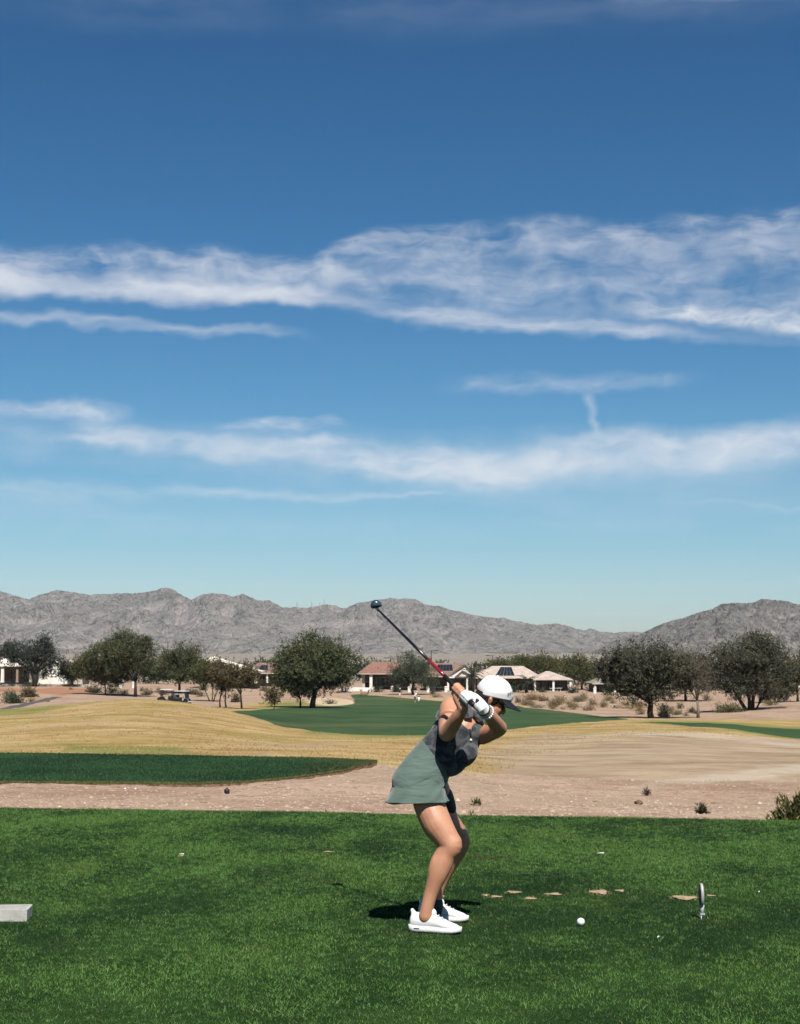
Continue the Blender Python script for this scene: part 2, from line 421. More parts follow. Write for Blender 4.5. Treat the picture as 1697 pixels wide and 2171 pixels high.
m_dull = in_poly(GP, GD, [(1030, 50), (1150, 48), (1400, 43), (1700, 44), (2300, 46), (2300, 84), (1697, 86), (1560, 82), (1400, 92), (1200, 90), (1080, 80), (1010, 64)]) + wob
m_lime = np.maximum.reduce([in_poly(GP, GD, [(130, 50), (260, 47), (420, 48), (360, 54), (220, 58), (140, 60)]), m_fair2 + 10,
                            in_poly(GP, GD, [(-1200, 118), (-200, 112), (60, 108), (150, 118), (40, 131), (-300, 133), (-1200, 132)]),
                            in_poly(GP, GD, [(640, 93), (940, 90), (1000, 100), (900, 100), (660, 103)]),
                            in_poly(GP, GD, [(545, 200), (600, 214), (680, 232), (640, 250), (560, 236)])]) + wob * 1.5
MASKS = dict(fair=np.maximum(m_fair, m_fair2 - 14), rough=m_rough, bunk=m_bunk, path=m_path, red=m_red, cart=m_cart, lime=m_lime, dull=m_dull, scrub=sstep(GD, 330, 520))

# ground material: zones from the mesh attributes, colour/relief from world-space noise
def ground_material():
    m, nt, b = new_mat('ground')
    g = nt.nodes.new('ShaderNodeNewGeometry'); P = g.outputs['Position']
    def n(s, d=5, r=.6, di=0.0): return noise(nt, P, s, d, r, di)
    big, med, sml, tiny = n(.045, 4), n(.22, 5), n(1.3, 5, .65), n(7.0, 4, .7)
    dirt = mixc(nt, med.sstep(.3, .72), (.40, .27, .19), (.53, .38, .27))
    dirt = mixc(nt, sml.sstep(.42, .75), dirt, (.30, .205, .145))
    dirt = mixc(nt, tiny.sstep(.54, .68) * .85, dirt, (.62, .48, .36))
    dirt = mixc(nt, n(4.5, 3, .7, .4).sstep(.54, .66) * .85, dirt, (.19, .125, .085))
    dirt = mixc(nt, big.sstep(.45, .7) * .5, dirt, (.42, .33, .24))
    dirt = mixc(nt, n(.13, 5, .65, .5).sstep(.52, .66) * .6, dirt, (.29, .175, .12))
    gold = mixc(nt, med.sstep(.28, .7), (.40, .27, .10), (.50, .365, .170))
    gold = mixc(nt, n(.55, 5, .65).sstep(.46, .72) * .85, gold, (.29, .175, .055))
    gold = mixc(nt, n(.09, 4, .65).sstep(.48, .66) * .7, gold, (.27, .225, .055))
    mp = nt.nodes.new('ShaderNodeMapping'); nt.links.new(P, mp.inputs[0]); mp.inputs['Scale'].default_value = (.42, 1.0, 1.0)
    stk = noise(nt, mp.outputs[0], .45, 6, .65, .4)
    gold = mixc(nt, stk.sstep(.50, .66) * .6, gold, (.60, .44, .22))
    gold = mixc(nt, (1.0 - stk.sstep(.36, .49)) * .65, gold, (.25, .165, .055))
    gold = mixc(nt, sml.sstep(.52, .72) * .6, gold, (.53, .40, .20))
    fair = mixc(nt, n(.07, 4).sstep(.35, .68), (.028, .062, .022), (.052, .100, .034))
    fair = mixc(nt, n(.35, 5, .65).sstep(.45, .75) * .7, fair, (.080, .125, .050))
    fair = mixc(nt, n(.028, 3).sstep(.50, .66) * .6, fair, (.13, .135, .055))
    fair = mixc(nt, n(.9, 5, .7).sstep(.42, .7) * .5, fair, (.035, .075, .030))
    fair = mixc(nt, noise(nt, mp.outputs[0], .30, 5, .65, .3).sstep(.48, .64) * .55, fair, (.075, .120, .052))
    lime = mixc(nt, med.sstep(.35, .65), (.15, .185, .045), (.26, .25, .075))
    pale = mixc(nt, med.sstep(.3, .7), (.50, .42, .31), (.60, .51, .40))
    pale = mixc(nt, sml.sstep(.5, .75) * .6, pale, (.36, .28, .20))
    red = mixc(nt, med.sstep(.3, .7), (.33, .155, .085), (.42, .235, .15))
    sand = mixc(nt, med.sstep(.3, .7), (.52, .40, .26), (.60, .49, .33))
    cart = mixc(nt, sml.sstep(.3, .7), (.085, .08, .085), (.13, .122, .122))
    def msk(name, w, k): 
        a = X(nt, attr(nt, name).outputs['Fac'])
        return (a + (sml - .5) * k + (med - .5) * k * 1.3).sstep(-w, w)
    c = dirt
    far = mixc(nt, n(.02, 5, .65).sstep(.35, .65), (.30, .255, .21), (.36, .31, .26))
    far = mixc(nt, n(.09, 5, .75).sstep(.47, .60) * .85, far, (.10, .10, .075))
    c = mixc(nt, X(nt, attr(nt, 'scrub').outputs['Fac']), c, far)
    c = mixc(nt, msk('red', 10, 20), c, red)
    rm = msk('rough', 14, 70)
    c = mixc(nt, rm * (n(.16, 5, .7).sstep(.30, .48) * .75 + .25), c, gold)
    dull = mixc(nt, n(.3, 5, .65).sstep(.32, .68), (.31, .225, .140), (.47, .355, .235))
    dull = mixc(nt, stk.sstep(.48, .66) * .6, dull, (.52, .42, .29))
    dull = mixc(nt, (1.0 - stk.sstep(.36, .48)) * .6, dull, (.20, .145, .085))
    dull = mixc(nt, sml.sstep(.5, .7) * .6, dull, (.47, .365, .24))
    c = mixc(nt, msk('dull', 45, 120) * .85, c, dull)
    c = mixc(nt, msk('path', 22, 95) * .7, c, pale)
    c = mixc(nt, msk('lime', 20, 50) * .9, c, lime)
    c = mixc(nt, msk('fair', 3.0, 7), c, fair)
    c = mixc(nt, msk('bunk', 3, 4), c, sand)
    c = mixc(nt, msk('cart', 1.5, 1.0), c, cart)
    nt.links.new(c, b.inputs['Base Color'])
    b.inputs['Roughness'].default_value = .95; b.inputs['Specular IOR Level'].default_value = .1
    h = n(2.2, 6, .72) * .13 + tiny * .03 + n(22.0, 3, .7) * .012
    bp = nt.nodes.new('ShaderNodeBump'); bp.inputs['Strength'].default_value = .9; bp.inputs['Distance'].default_value = 1.0
    nt.links.new(h.s, bp.inputs['Height']); nt.links.new(bp.outputs[0], b.inputs['Normal'])
    return m
GROUND = ground_material()
na, nr = A.shape
idx = np.arange(na * nr).reshape(na, nr)
quads = np.stack([idx[:-1, :-1], idx[1:, :-1], idx[1:, 1:], idx[:-1, 1:]], -1).reshape(-1, 4)
V3 = np.stack([GX, GY, GZ], -1).reshape(-1, 3)
def zone_obj(name, sel):
    q = quads[sel]; used, inv = np.unique(q, return_inverse=True)
    o = mesh_obj(name, V3[used], inv.reshape(-1, 4)[:, ::-1], GROUND)
    for k, a in MASKS.items():
        at_ = o.data.attributes.new(k, 'FLOAT', 'POINT'); at_.data.foreach_set('value', np.clip(a, -400, 400).reshape(-1)[used].astype(np.float32))
    return tag(o, kind='structure')
def qm(a): return a.reshape(-1)[quads].mean(1)
f_fair = qm(MASKS['fair']) > 0; f_cart = (qm(m_cart) > 0) & ~f_fair; f_bunk = (qm(m_bunk) > 0) & ~f_fair & ~f_cart
f_rough = (qm(m_rough) > 0) & ~(f_fair | f_cart | f_bunk)
zone_obj('fairway', f_fair); zone_obj('cart_path', f_cart); zone_obj('sand_bunker', f_bunk); zone_obj('dry_rough', f_rough)
zone_obj('desert_ground', ~(f_fair | f_cart | f_bunk | f_rough))

# ================================================================== mountains
def mountain_material(name, c0, c1, c2, dark):
    m, nt, b = new_mat(name)
    g = nt.nodes.new('ShaderNodeNewGeometry'); P = g.outputs['Position']
    mp = nt.nodes.new('ShaderNodeMapping'); nt.links.new(P, mp.inputs[0]); mp.inputs['Scale'].default_value = (1, .6, 1.3); P = mp.outputs[0]
    n1, n2, n3, n4 = noise(nt, P, .0035, 5, .6), noise(nt, P, .014, 6, .68, .6), noise(nt, P, .05, 5, .72, .5), noise(nt, P, .15, 3, .7)
    c = mixc(nt, n1.sstep(.35, .65), c0, c1)
    c = mixc(nt, n2.sstep(.52, .70) * .8, c, c2)
    c = mixc(nt, n3.sstep(.50, .64) * .7, c, dark)
    c = mixc(nt, n4.sstep(.52, .66) * .6, c, dark)
    ws = X(nt, attr(nt, 'wash').outputs['Fac'])
    c = mixc(nt, (ws + (n2 - .5) * 1.2).sstep(.05, .75) * .65, c, tuple(v * 1.12 for v in c2))
    nt.links.new(c, b.inputs['Base Color']); b.inputs['Roughness'].default_value = 1; b.inputs['Specular IOR Level'].default_value = 0
    bp = nt.nodes.new('ShaderNodeBump'); bp.inputs['Strength'].default_value = 1.0; bp.inputs['Distance'].default_value = 1.0
    h = n2 * 95.0 + n3 * 34.0 + n4 * 8.0
    nt.links.new(h.s, bp.inputs['Height']); nt.links.new(bp.outputs[0], b.inputs['Normal'])
    return m
def mountain(name, sky_pts, d0, d1, seed, mat, cell, p0, p1, step, rows):
    xs = np.array([p[0] for p in sky_pts], float); ys = np.array([p[1] for p in sky_pts], float)
    pxs = np.arange(p0, p1, step)
    jag = fbm(pxs / 22.0, pxs * 0 + seed, 3, seed) * 3.4 + fbm(pxs / 5.0, pxs * 0 + seed + 3, 2, seed) * 1.5
    tgt = np.interp(pxs, xs, ys) + jag
    d = np.linspace(d0, d1, rows)
    Pm, D = np.meshgrid(pxs, d, indexing='ij')
    x = (Pm - CX) / F_PX * D
    wx = fbm(x / cell, D / cell, 3, seed + 40) * cell * .35; wy = fbm(x / cell + 7, D / cell, 3, seed + 50) * cell * .35
    rg = ridged((x + wx) / cell, (D + wy) / (cell * 1.15), 6, seed, .52)
    t = (D - d0) / (d1 - d0)
    env = sstep(t, 0, .72) * (1 - .75 * sstep(t, .80, 1.0))
    big = fbm(x / (cell * 2.2), D / (cell * 2.2), 2, seed + 9)
    r2 = ridged((x - wy) / (cell * .55) + 3.1, (D + wx) / (cell * .7), 5, seed + 77, .5)
    rg = rg ** 1.35
    H = env * (.10 + 1.25 * rg + .20 * big + .16 * r2) + (.16 * rg + .42 * r2 ** 1.6) * sstep(t, 0, .18) * (1 - sstep(t, .35, .8))
    H = np.maximum(H, 0)
    ang = H / D; mx = ang.max(1)
    mxs = _blur(mx[:, None], 3, 0)[:, 0]
    sc = np.array([slope(y) for y in tgt])
    # scale each bearing so that its highest line of sight meets the surveyed skyline
    k = sc / mx
    kk = _blur(k[:, None], 4, 0)[:, 0]
    w = (ang / mx[:, None]) ** 3
    Z = H * (kk[:, None] * (1 - w) + k[:, None] * w) + CAM_H - 6 * (1 - sstep(t, 0, .05))
    n, r = Pm.shape
    ii = np.arange(n * r).reshape(n, r)
    q = np.stack([ii[:-1, :-1], ii[1:, :-1], ii[1:, 1:], ii[:-1, 1:]], -1).reshape(-1, 4)
    o = mesh_obj(name, np.stack([x, D, Z], -1).reshape(-1, 3), q, mat)
    lap = _blur(_blur(Z, 5, 0), 3, 1) - Z; lap = np.clip(lap / (np.abs(lap).std() * 2.2), -1, 1)
    at_ = o.data.attributes.new('wash', 'FLOAT', 'POINT'); at_.data.foreach_set('value', lap.reshape(-1).astype(np.float32))
    return tag(o, kind='structure')
RANGE = [(-900, 1300), (-600, 1270), (-300, 1262), (-100, 1240), (0, 1253), (30, 1262), (62, 1271), (80, 1262), (120, 1251), (150, 1255), (190, 1261), (230, 1259), (290, 1257), (320, 1254), (357, 1245), (372, 1252), (385, 1260), (405, 1272), (425, 1263), (452, 1256), (475, 1261), (495, 1264), (515, 1258), (545, 1273), (570, 1273), (600, 1287), (630, 1287), (650, 1290), (668, 1285), (690, 1282), (710, 1283), (727, 1291), (760, 1278), (800, 1272), (835, 1268), (880, 1270), (900, 1281), (930, 1285), (960, 1293), (1000, 1303), (1040, 1309), (1070, 1311), (1100, 1318), (1140, 1325), (1180, 1322), (1215, 1330), (1240, 1337), (1250, 1332), (1275, 1340), (1300, 1342), (1330, 1339), (1355, 1340), (1400, 1346), (1600, 1350), (1900, 1345), (2300, 1330), (2700, 1350)]
RIGHT = [(1150, 1398), (1230, 1392), (1270, 1376), (1300, 1358), (1335, 1350), (1360, 1343), (1390, 1328), (1420, 1316), (1450, 1310), (1480, 1298), (1505, 1293), (1530, 1281), (1550, 1278), (1580, 1279), (1600, 1277), (1615, 1269), (1640, 1272), (1670, 1275), (1697, 1282), (1800, 1270), (1950, 1290), (2150, 1320), (2400, 1340), (2700, 1380)]
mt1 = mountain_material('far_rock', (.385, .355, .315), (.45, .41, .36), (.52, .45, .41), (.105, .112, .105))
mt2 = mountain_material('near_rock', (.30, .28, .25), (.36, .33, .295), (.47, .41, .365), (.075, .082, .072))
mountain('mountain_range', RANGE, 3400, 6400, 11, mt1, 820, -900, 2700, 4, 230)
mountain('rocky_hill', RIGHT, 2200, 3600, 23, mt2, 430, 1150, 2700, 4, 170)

# ================================================================== tee box
def tee_edge(x): return 14.95 - .17 * x
def tee_z(x, y): return fbm(np.asarray(x, float) / 2.5, np.asarray(y, float) / 2.5, 2, 77) * .012
xs = np.linspace(-14, 14, 90); ts = np.linspace(0, 1, 70)
XX, TT = np.meshgrid(xs, ts, indexing='ij')
YY = -8 + (tee_edge(XX) + fbm(XX / 1.2, XX * 0, 3, 5) * .05 + 8) * TT
ZZ = tee_z(XX, YY)
for ex, ez in ((.05, -.015), (.16, -.07), (.5, -.28), (1.0, -.6)):
    XX = np.concatenate([XX, XX[:, -1:]], 1); YY = np.concatenate([YY, YY[:, 69:70] + ex], 1); ZZ = np.concatenate([ZZ, ZZ[:, 69:70] + ez], 1)
ii = np.arange(XX.size).reshape(XX.shape)
q = np.stack([ii[:-1, :-1], ii[1:, :-1], ii[1:, 1:], ii[:-1, 1:]], -1).reshape(-1, 4)
def turf_material():
    m, nt, b = new_mat('turf_thatch')
    g = nt.nodes.new('ShaderNodeNewGeometry'); P = g.outputs['Position']
    c = mixc(nt, noise(nt, P, 1.2, 4).sstep(.35, .65), (.012, .030, .010), (.024, .052, .015))
    c = mixc(nt, noise(nt, P, 40, 4, .7).sstep(.45, .7) * .8, c, (.040, .075, .020))
    nt.links.new(c, b.inputs['Base Color']); b.inputs['Roughness'].default_value = 1; b.inputs['Specular IOR Level'].default_value = 0
    return m
TURF = turf_material()
tee = mesh_obj('tee_box', np.stack([XX, YY, ZZ], -1).reshape(-1, 3), q, TURF); tag(tee, kind='structure')

def ground_at(py): return CAM_H * F_PX / (py - 1400.0)      # rough distance on the tee plane
def tee_pt(px, py):
    d = CAM_H / -slope(py); p = at(px, py, d); return Vector((p.x, p.y, 0))
# worn divots: px, py, width in px, depth in m
DIV = [(1030, 1899, 12, .07), (1090, 1893, 28, .08), (1052, 1902, 24, .06), (1124, 1906, 24, .07), (1174, 1897, 36, .07), (1272, 1893, 38, .15), (1316, 1890, 18, .08),
       (1452, 1905, 50, .13), (1508, 1901, 18, .05), (695, 1808, 16, .05), (935, 1901, 20, .05), (385, 1816, 13, .05)]
DIVW = []
for px, py, w, dep in DIV:
    c = tee_pt(px, py); DIVW.append((c.x, c.y, w / 2 / (F_PX / c.y), dep / 1.6))
def grass_material():
    m, nt, b = new_mat('grass_blades')
    a = attr(nt, 'tint')
    nt.links.new(a.outputs['Color'], b.inputs['Base Color'])
    b.inputs['Roughness'].default_value = .55; b.inputs['Specular IOR Level'].default_value = .28
    tr = nt.nodes.new('ShaderNodeBsdfTranslucent'); nt.links.new(mixc(nt, 1.0, a.outputs['Color'], (1.25, 1.35, .6), 'MULTIPLY'), tr.inputs[0])
    mx = nt.nodes.new('ShaderNodeMixShader'); mx.inputs[0].default_value = .30
    out = nt.nodes['Material Output']
    nt.links.new(b.outputs[0], mx.inputs[1]); nt.links.new(tr.outputs[0], mx.inputs[2]); nt.links.new(mx.outputs[0], out.inputs[0])
    return m
BLADE = grass_material()
def blades(name, x, y, z, h, w, tint, seed, lean=.55):
    r = np.random.default_rng(seed); n = len(x)
    an = r.uniform(0, 2 * np.pi, n); la = r.uniform(0, 2 * np.pi, n); ll = np.abs(r.normal(0, lean, n)) * h
    bx, by = np.cos(an) * w / 2, np.sin(an) * w / 2
    V = np.empty((n, 3, 3), np.float32)
    V[:, 0] = np.stack([x - bx, y - by, z], 1); V[:, 1] = np.stack([x + bx, y + by, z], 1)
    V[:, 2] = np.stack([x + np.cos(la) * ll, y + np.sin(la) * ll, z + h], 1)
    o = mesh_obj(name, V.reshape(-1, 3), np.arange(n * 3).reshape(-1, 3), BLADE, smooth=False)
    ca = o.data.color_attributes.new('tint', 'FLOAT_COLOR', 'POINT')
    c = np.repeat(np.concatenate([tint, np.ones((n, 1))], 1), 3, axis=0).astype(np.float32)
    ca.data.foreach_set('color', c.ravel())
    return o
def lerp3(a, b, t): return np.array(a)[None] * (1 - t[:, None]) + np.array(b)[None] * t[:, None]
def tee_blades():
    N = 1060000
    y = 5.5 + (15.8 - 5.5) * rng.random(N) ** .92
    x = (rng.random(N) * 2 - 1) * (.262 * y + 1.5)
    keep = (rng.random(N) < (.262 * y + 1.5) / (.262 * 15.8 + 1.5) * 1.25) & (y < tee_edge(x) + fbm(x / 1.2, x * 0, 3, 5) * .05 + .04 + rng.normal(0, .02, N))
    straw = np.zeros(N, bool)
    for cx, cy, rx, ry in DIVW:
        q = ((x - cx) / rx) ** 2 + ((y - cy) / ry) ** 2 + fbm(x / .05, y / .05, 2, 3) * .9
        keep &= ~((q < 1.0) & (rng.random(N) < .72)); straw |= (q < 1.9) & (rng.random(N) < np.clip(1.55 - .6 * q, .12, .95))
    x, y, straw = x[keep], y[keep], straw[keep]; n = len(x)
    big = fbm(x / 1.5, y / 2.6, 4, 101, .55); mid = fbm(x / .5, y / .7, 4, 102, .6); sm = fbm(x / .07, y / .07, 3, 103)
    t = np.clip(.52 + big * 1.5 + mid * 1.1 + sm * 1.5 + rng.normal(0, .30, n), 0, 1)
    t = np.clip(t + .12 * sstep(7.9 - y, 0, 1.2) - .10 * sstep(y, 8.2, 8.8) * (1 - sstep(y, 9.8, 11)), 0, 1)
    tint = lerp3((.012, .050, .014), (.135, .270, .058), t)
    yel = np.clip(fbm(x / .9, y / 1.4, 3, 105) * 2.0 - .22, 0, 1) * np.clip(.3 + mid, 0, 1)
    tint = tint * (1 - yel[:, None]) + np.array((.19, .28, .06))[None] * yel[:, None]
    dry = rng.random(n) < .010; tint[dry] = (.36, .30, .15)
    brown = np.clip(fbm(x / 1.1, y / .8, 3, 109) * 2.2 - .75, 0, .7); tint = tint * (1 - brown[:, None]) + np.array((.075, .072, .032))[None] * brown[:, None]
    tint[straw] = lerp3((.30, .24, .11), (.52, .42, .24), rng.random(straw.sum()))
    h = .0125 * (1 + sm * .5 + mid * .25) * rng.uniform(.6, 1.35, n)
    w = .0026 + .00016 * y
    o = blades('tee_grass', x, y, tee_z(x, y) - .002, h, w, tint, 5, 1.05)
    tag(o, 'short mown green turf covering the tee box', 'grass', kind='stuff')
tee_blades()
DIRT = plain('divot_sand', (.44, .34, .22), .95, .05, var=.35, scale=30, bump=.6, bscale=60)
for i, (cx, cy, rx, ry) in enumerate(DIVW):
    k = 22; v = [(0, 0, .006)]
    for j in range(k):
        a = 2 * math.pi * j / k; rj = 1 + .28 * math.sin(3 * a + i) + random.uniform(-.18, .18)
        v.append((math.cos(a) * rx * rj * .95, math.sin(a) * ry * rj * .95, .0035))
    o = mesh_obj('divot', v, [(0, j + 1, (j + 1) % k + 1) for j in range(k)], DIRT)
    o.location = (cx, cy, float(tee_z(cx, cy)) + .003); tag(o, kind='structure')

# ================================================================== lower tee (second green strip)
LZ = -1.205
fr = [(-1400, 1660), (0, 1660), (215, 1661), (416, 1663), (526, 1659), (626, 1649), (726, 1635), (796, 1617)]
bk = [(-1400, 1594), (0, 1596), (350, 1600), (701, 1607), (796, 1613)]
pxs = np.concatenate([np.linspace(-1400, 0, 30)[:-1], np.linspace(0, 800, 130)])
fy = np.interp(pxs, [p[0] for p in fr], [p[1] for p in fr]); by = np.interp(pxs, [p[0] for p in bk], [p[1] for p in bk])
df = np.array([(CAM_H - LZ) / -slope(v) for v in fy]); db = np.array([(CAM_H - LZ) / -slope(v) for v in by])
df = df + fbm(pxs / 9, pxs * 0, 3, 61) * .35
rows = [(-.35, -.35), (-.22, -.16), (-.10, -.12), (-.06, -.02), (0, 0)]
cols = []
for p, a, b2 in zip(pxs, df, db):
    c = []
    k = (p - CX) / F_PX / 1.006
    for dd, zz in rows: c.append((k * (a + dd), a + dd, LZ + zz))
    for t in np.linspace(.03, .97, 14): d = a + (max(b2, a + .1) - a) * t; c.append((k * d, d, LZ))
    d = max(b2, a + .1); c.append((k * d, d, LZ)); c.append((k * (d + .3), d + .3, LZ - .3))
    cols.append(c)
LV = np.array(cols); LV[:, 4:-1, 2] += fbm(LV[:, 4:-1, 0] / 3, LV[:, 4:-1, 1] / 3, 2, 71) * .03
ii = np.arange(LV.shape[0] * LV.shape[1]).reshape(LV.shape[:2])
q = np.stack([ii[:-1, :-1], ii[1:, :-1], ii[1:, 1:], ii[:-1, 1:]], -1).reshape(-1, 4)
def lower_material():
    m, nt, b = new_mat('lower_tee_turf')
    g = nt.nodes.new('ShaderNodeNewGeometry'); P = g.outputs['Position']
    c = mixc(nt, noise(nt, P, .3, 4).sstep(.35, .65), (.014, .045, .020), (.030, .085, .030))
    c = mixc(nt, noise(nt, P, 2.2, 5, .7).sstep(.5, .7) * .6, c, (.05, .11, .04))
    s = nt.nodes.new('ShaderNodeSeparateXYZ'); nt.links.new(g.outputs['Normal'], s.inputs[0])
    e = noise(nt, P, 6, 4, .7)
    soil = mixc(nt, e.sstep(.35, .65), (.10, .062, .040), (.22, .145, .095))
    c = mixc(nt, X(nt, s.outputs[2]).lin(.80, .97), soil, c)
    nt.links.new(c, b.inputs['Base Color']); b.inputs['Roughness'].default_value = 1; b.inputs['Specular IOR Level'].default_value = .05
    bp = nt.nodes.new('ShaderNodeBump'); bp.inputs['Strength'].default_value = .8; bp.inputs['Distance'].default_value = .05
    nt.links.new(noise(nt, P, 9, 5, .7).s, bp.inputs['Height']); nt.links.new(bp.outputs[0], b.inputs['Normal'])
    return m
lt = mesh_obj('lower_tee', LV.reshape(-1, 3), q, lower_material()); tag(lt, kind='structure')
def lower_blades():
    n = 110000
    p = -380 + rng.random(n) * 1180; a = np.interp(p, pxs, df); b2 = np.interp(p, pxs, db); t = rng.random(n)
    t[: 14000] = rng.random(14000) * .02
    d = a - .05 + (np.maximum(b2, a + .05) - a + .05) * t; x = (p - CX) / F_PX / 1.006 * d
    big = fbm(x / 2.2, d / 2.2, 4, 141); k = np.clip(.4 + big * .9 + rng.normal(0, .2, n), 0, 1)
    tint = lerp3((.012, .045, .018), (.052, .125, .042), k)
    ed = (t < .03) | (rng.random(n) < np.clip((p - 620) / 400, 0, .4)); tint[ed] = lerp3((.10, .10, .03), (.26, .21, .07), rng.random(ed.sum()))
    tag(blades('lower_tee_grass', x, d, np.full(n, LZ - .003), rng.uniform(.02, .05, n), np.full(n, .014), tint, 9), 'dark green turf on the lower tee', 'grass', kind='stuff')
lower_blades()

# ================================================================== gravel and dry tufts on the bank between the tees
def bank():
    n = 24000
    p = rng.uniform(-60, 1760, n); d = 16.8 + (46 - 16.8) * rng.random(n) ** 1.1
    ok = ~((p < 800) & (d > np.interp(p, pxs, df) - .3)); p, d = p[ok], d[ok]; n = len(p)
    x = (p - CX) / F_PX / 1.007 * d; z = ground_z(x, d)
    s = np.exp(rng.normal(math.log(.016), .45, n)); s = np.clip(s, .006, .06)
    base = np.array([(0, 0, 1), (1, 0, 0), (.3, .95, 0), (-.8, .59, .1), (-.8, -.59, -.1), (.3, -.95, 0)], float)
    tri = np.array([(0, 1, 2), (0, 2, 3), (0, 3, 4), (0, 4, 5), (0, 5, 1)])
    j = rng.uniform(.6, 1.4, (n, 6, 3)); an = rng.uniform(0, 6.28, n); ca, sa = np.cos(an)[:, None], np.sin(an)[:, None]
    b = base[None] * j * s[:, None, None]; bx = b[..., 0] * ca - b[..., 1] * sa; byy = b[..., 0] * sa + b[..., 1] * ca
    V = np.stack([bx + x[:, None], byy + d[:, None], b[..., 2] * .7 + z[:, None] - .004], -1).reshape(-1, 3)
    Fc = (tri[None] + (np.arange(n) * 6)[:, None, None]).reshape(-1, 3)
    m, nt, bb = new_mat('gravel_stone'); a = attr(nt, 'tint'); nt.links.new(a.outputs['Color'], bb.inputs['Base Color']); bb.inputs['Roughness'].default_value = .9
    o = mesh_obj('gravel', V, Fc, m, smooth=False)
    t = rng.random(n); tint = lerp3((.26, .175, .125), (.50, .38, .28), t); wht = rng.random(n) < .012; tint[wht] = (.64, .56, .46)
    ca2 = o.data.color_attributes.new('tint', 'FLOAT_COLOR', 'POINT')
    ca2.data.foreach_set('color', np.repeat(np.concatenate([tint, np.ones((n, 1))], 1), 6, axis=0).astype(np.float32).ravel())
    tag(o, 'pinkish loose gravel scattered over the bare bank', 'gravel', kind='stuff')
    # straw tufts in the rough
    n = 46000
    p = rng.uniform(-60, 1760, n); d = np.exp(rng.uniform(math.log(40), math.log(135), n))
    x = (p - CX) / F_PX / 1.007 * d
    ok = (in_poly(p, d, ROUGH) + fbm(x / 5, d / 5, 3, 31) * 40 > 4) & ~((p < 800) & (d < np.interp(p, pxs, db) + .4)) & (in_poly(p, d, FAIRWAY) < -3) & (in_poly(p, d, FAIRWAY_R) < -3) & (fbm(x / 3, d / 3, 3, 36) > -.12)
    p, d, x = p[ok], d[ok], x[ok]; n = len(p)
    t = np.clip(.5 + fbm(x / 4, d / 4, 3, 37) * 1.2 + rng.normal(0, .2, n), 0, 1)
    tint = lerp3((.30, .19, .065), (.52, .375, .165), t)
    tag(blades('dry_grass', x, d, ground_z(x, d) - .01, rng.uniform(.025, .07, n), .010 + .0004 * d, tint, 19, 1.2), 'straw coloured dry grass covering the rough', 'grass', kind='stuff')
bank()

# ================================================================== vegetation
def foliage_material(name, transl=.22):
    m, nt, b = new_mat(name)
    a = attr(nt, 'tint')
    nt.links.new(a.outputs['Color'], b.inputs['Base Color'])
    b.inputs['Roughness'].default_value = .7; b.inputs['Specular IOR Level'].default_value = .15
    tr = nt.nodes.new('ShaderNodeBsdfTranslucent'); nt.links.new(a.outputs['Color'], tr.inputs[0])
    mx = nt.nodes.new('ShaderNodeMixShader'); mx.inputs[0].default_value = transl
    out = nt.nodes['Material Output']
    nt.links.new(b.outputs[0], mx.inputs[1]); nt.links.new(tr.outputs[0], mx.inputs[2]); nt.links.new(mx.outputs[0], out.inputs[0])
    return m
LEAF = foliage_material('foliage')
BARK = plain('dark_bark', (.055, .042, .034), .95, .1, var=.4, scale=3, bump=.6)
PALEBARK = plain('pale_bark', (.20, .165, .13), .95, .1, var=.3, scale=3, bump=.5)
GREENBARK = plain('green_bark', (.11, .115, .06), .95, .1, var=.3, scale=3)

def leaf_cloud(name, P, O, L, W, tint, parent, r):
    """P anchors, O directions (n,3): one slim leaf-spray triangle each"""
    n = len(P)
    O = O / np.linalg.norm(O, axis=1, keepdims=True)
    rv = r.normal(size=(n, 3)); S = np.cross(O, rv); S /= np.linalg.norm(S, axis=1, keepdims=True) + 1e-9
    V = np.empty((n, 3, 3), np.float32)
    V[:, 0] = P - S * W[:, None] / 2; V[:, 1] = P + S * W[:, None] / 2; V[:, 2] = P + O * L[:, None]
    o = mesh_obj(name, V.reshape(-1, 3), np.arange(n * 3).reshape(-1, 3), LEAF, parent, smooth=False)
    ca = o.data.color_attributes.new('tint', 'FLOAT_COLOR', 'POINT')
    ca.data.foreach_set('color', np.repeat(np.concatenate([tint, np.ones((n, 1))], 1), 3, axis=0).astype(np.float32).ravel())
    return o

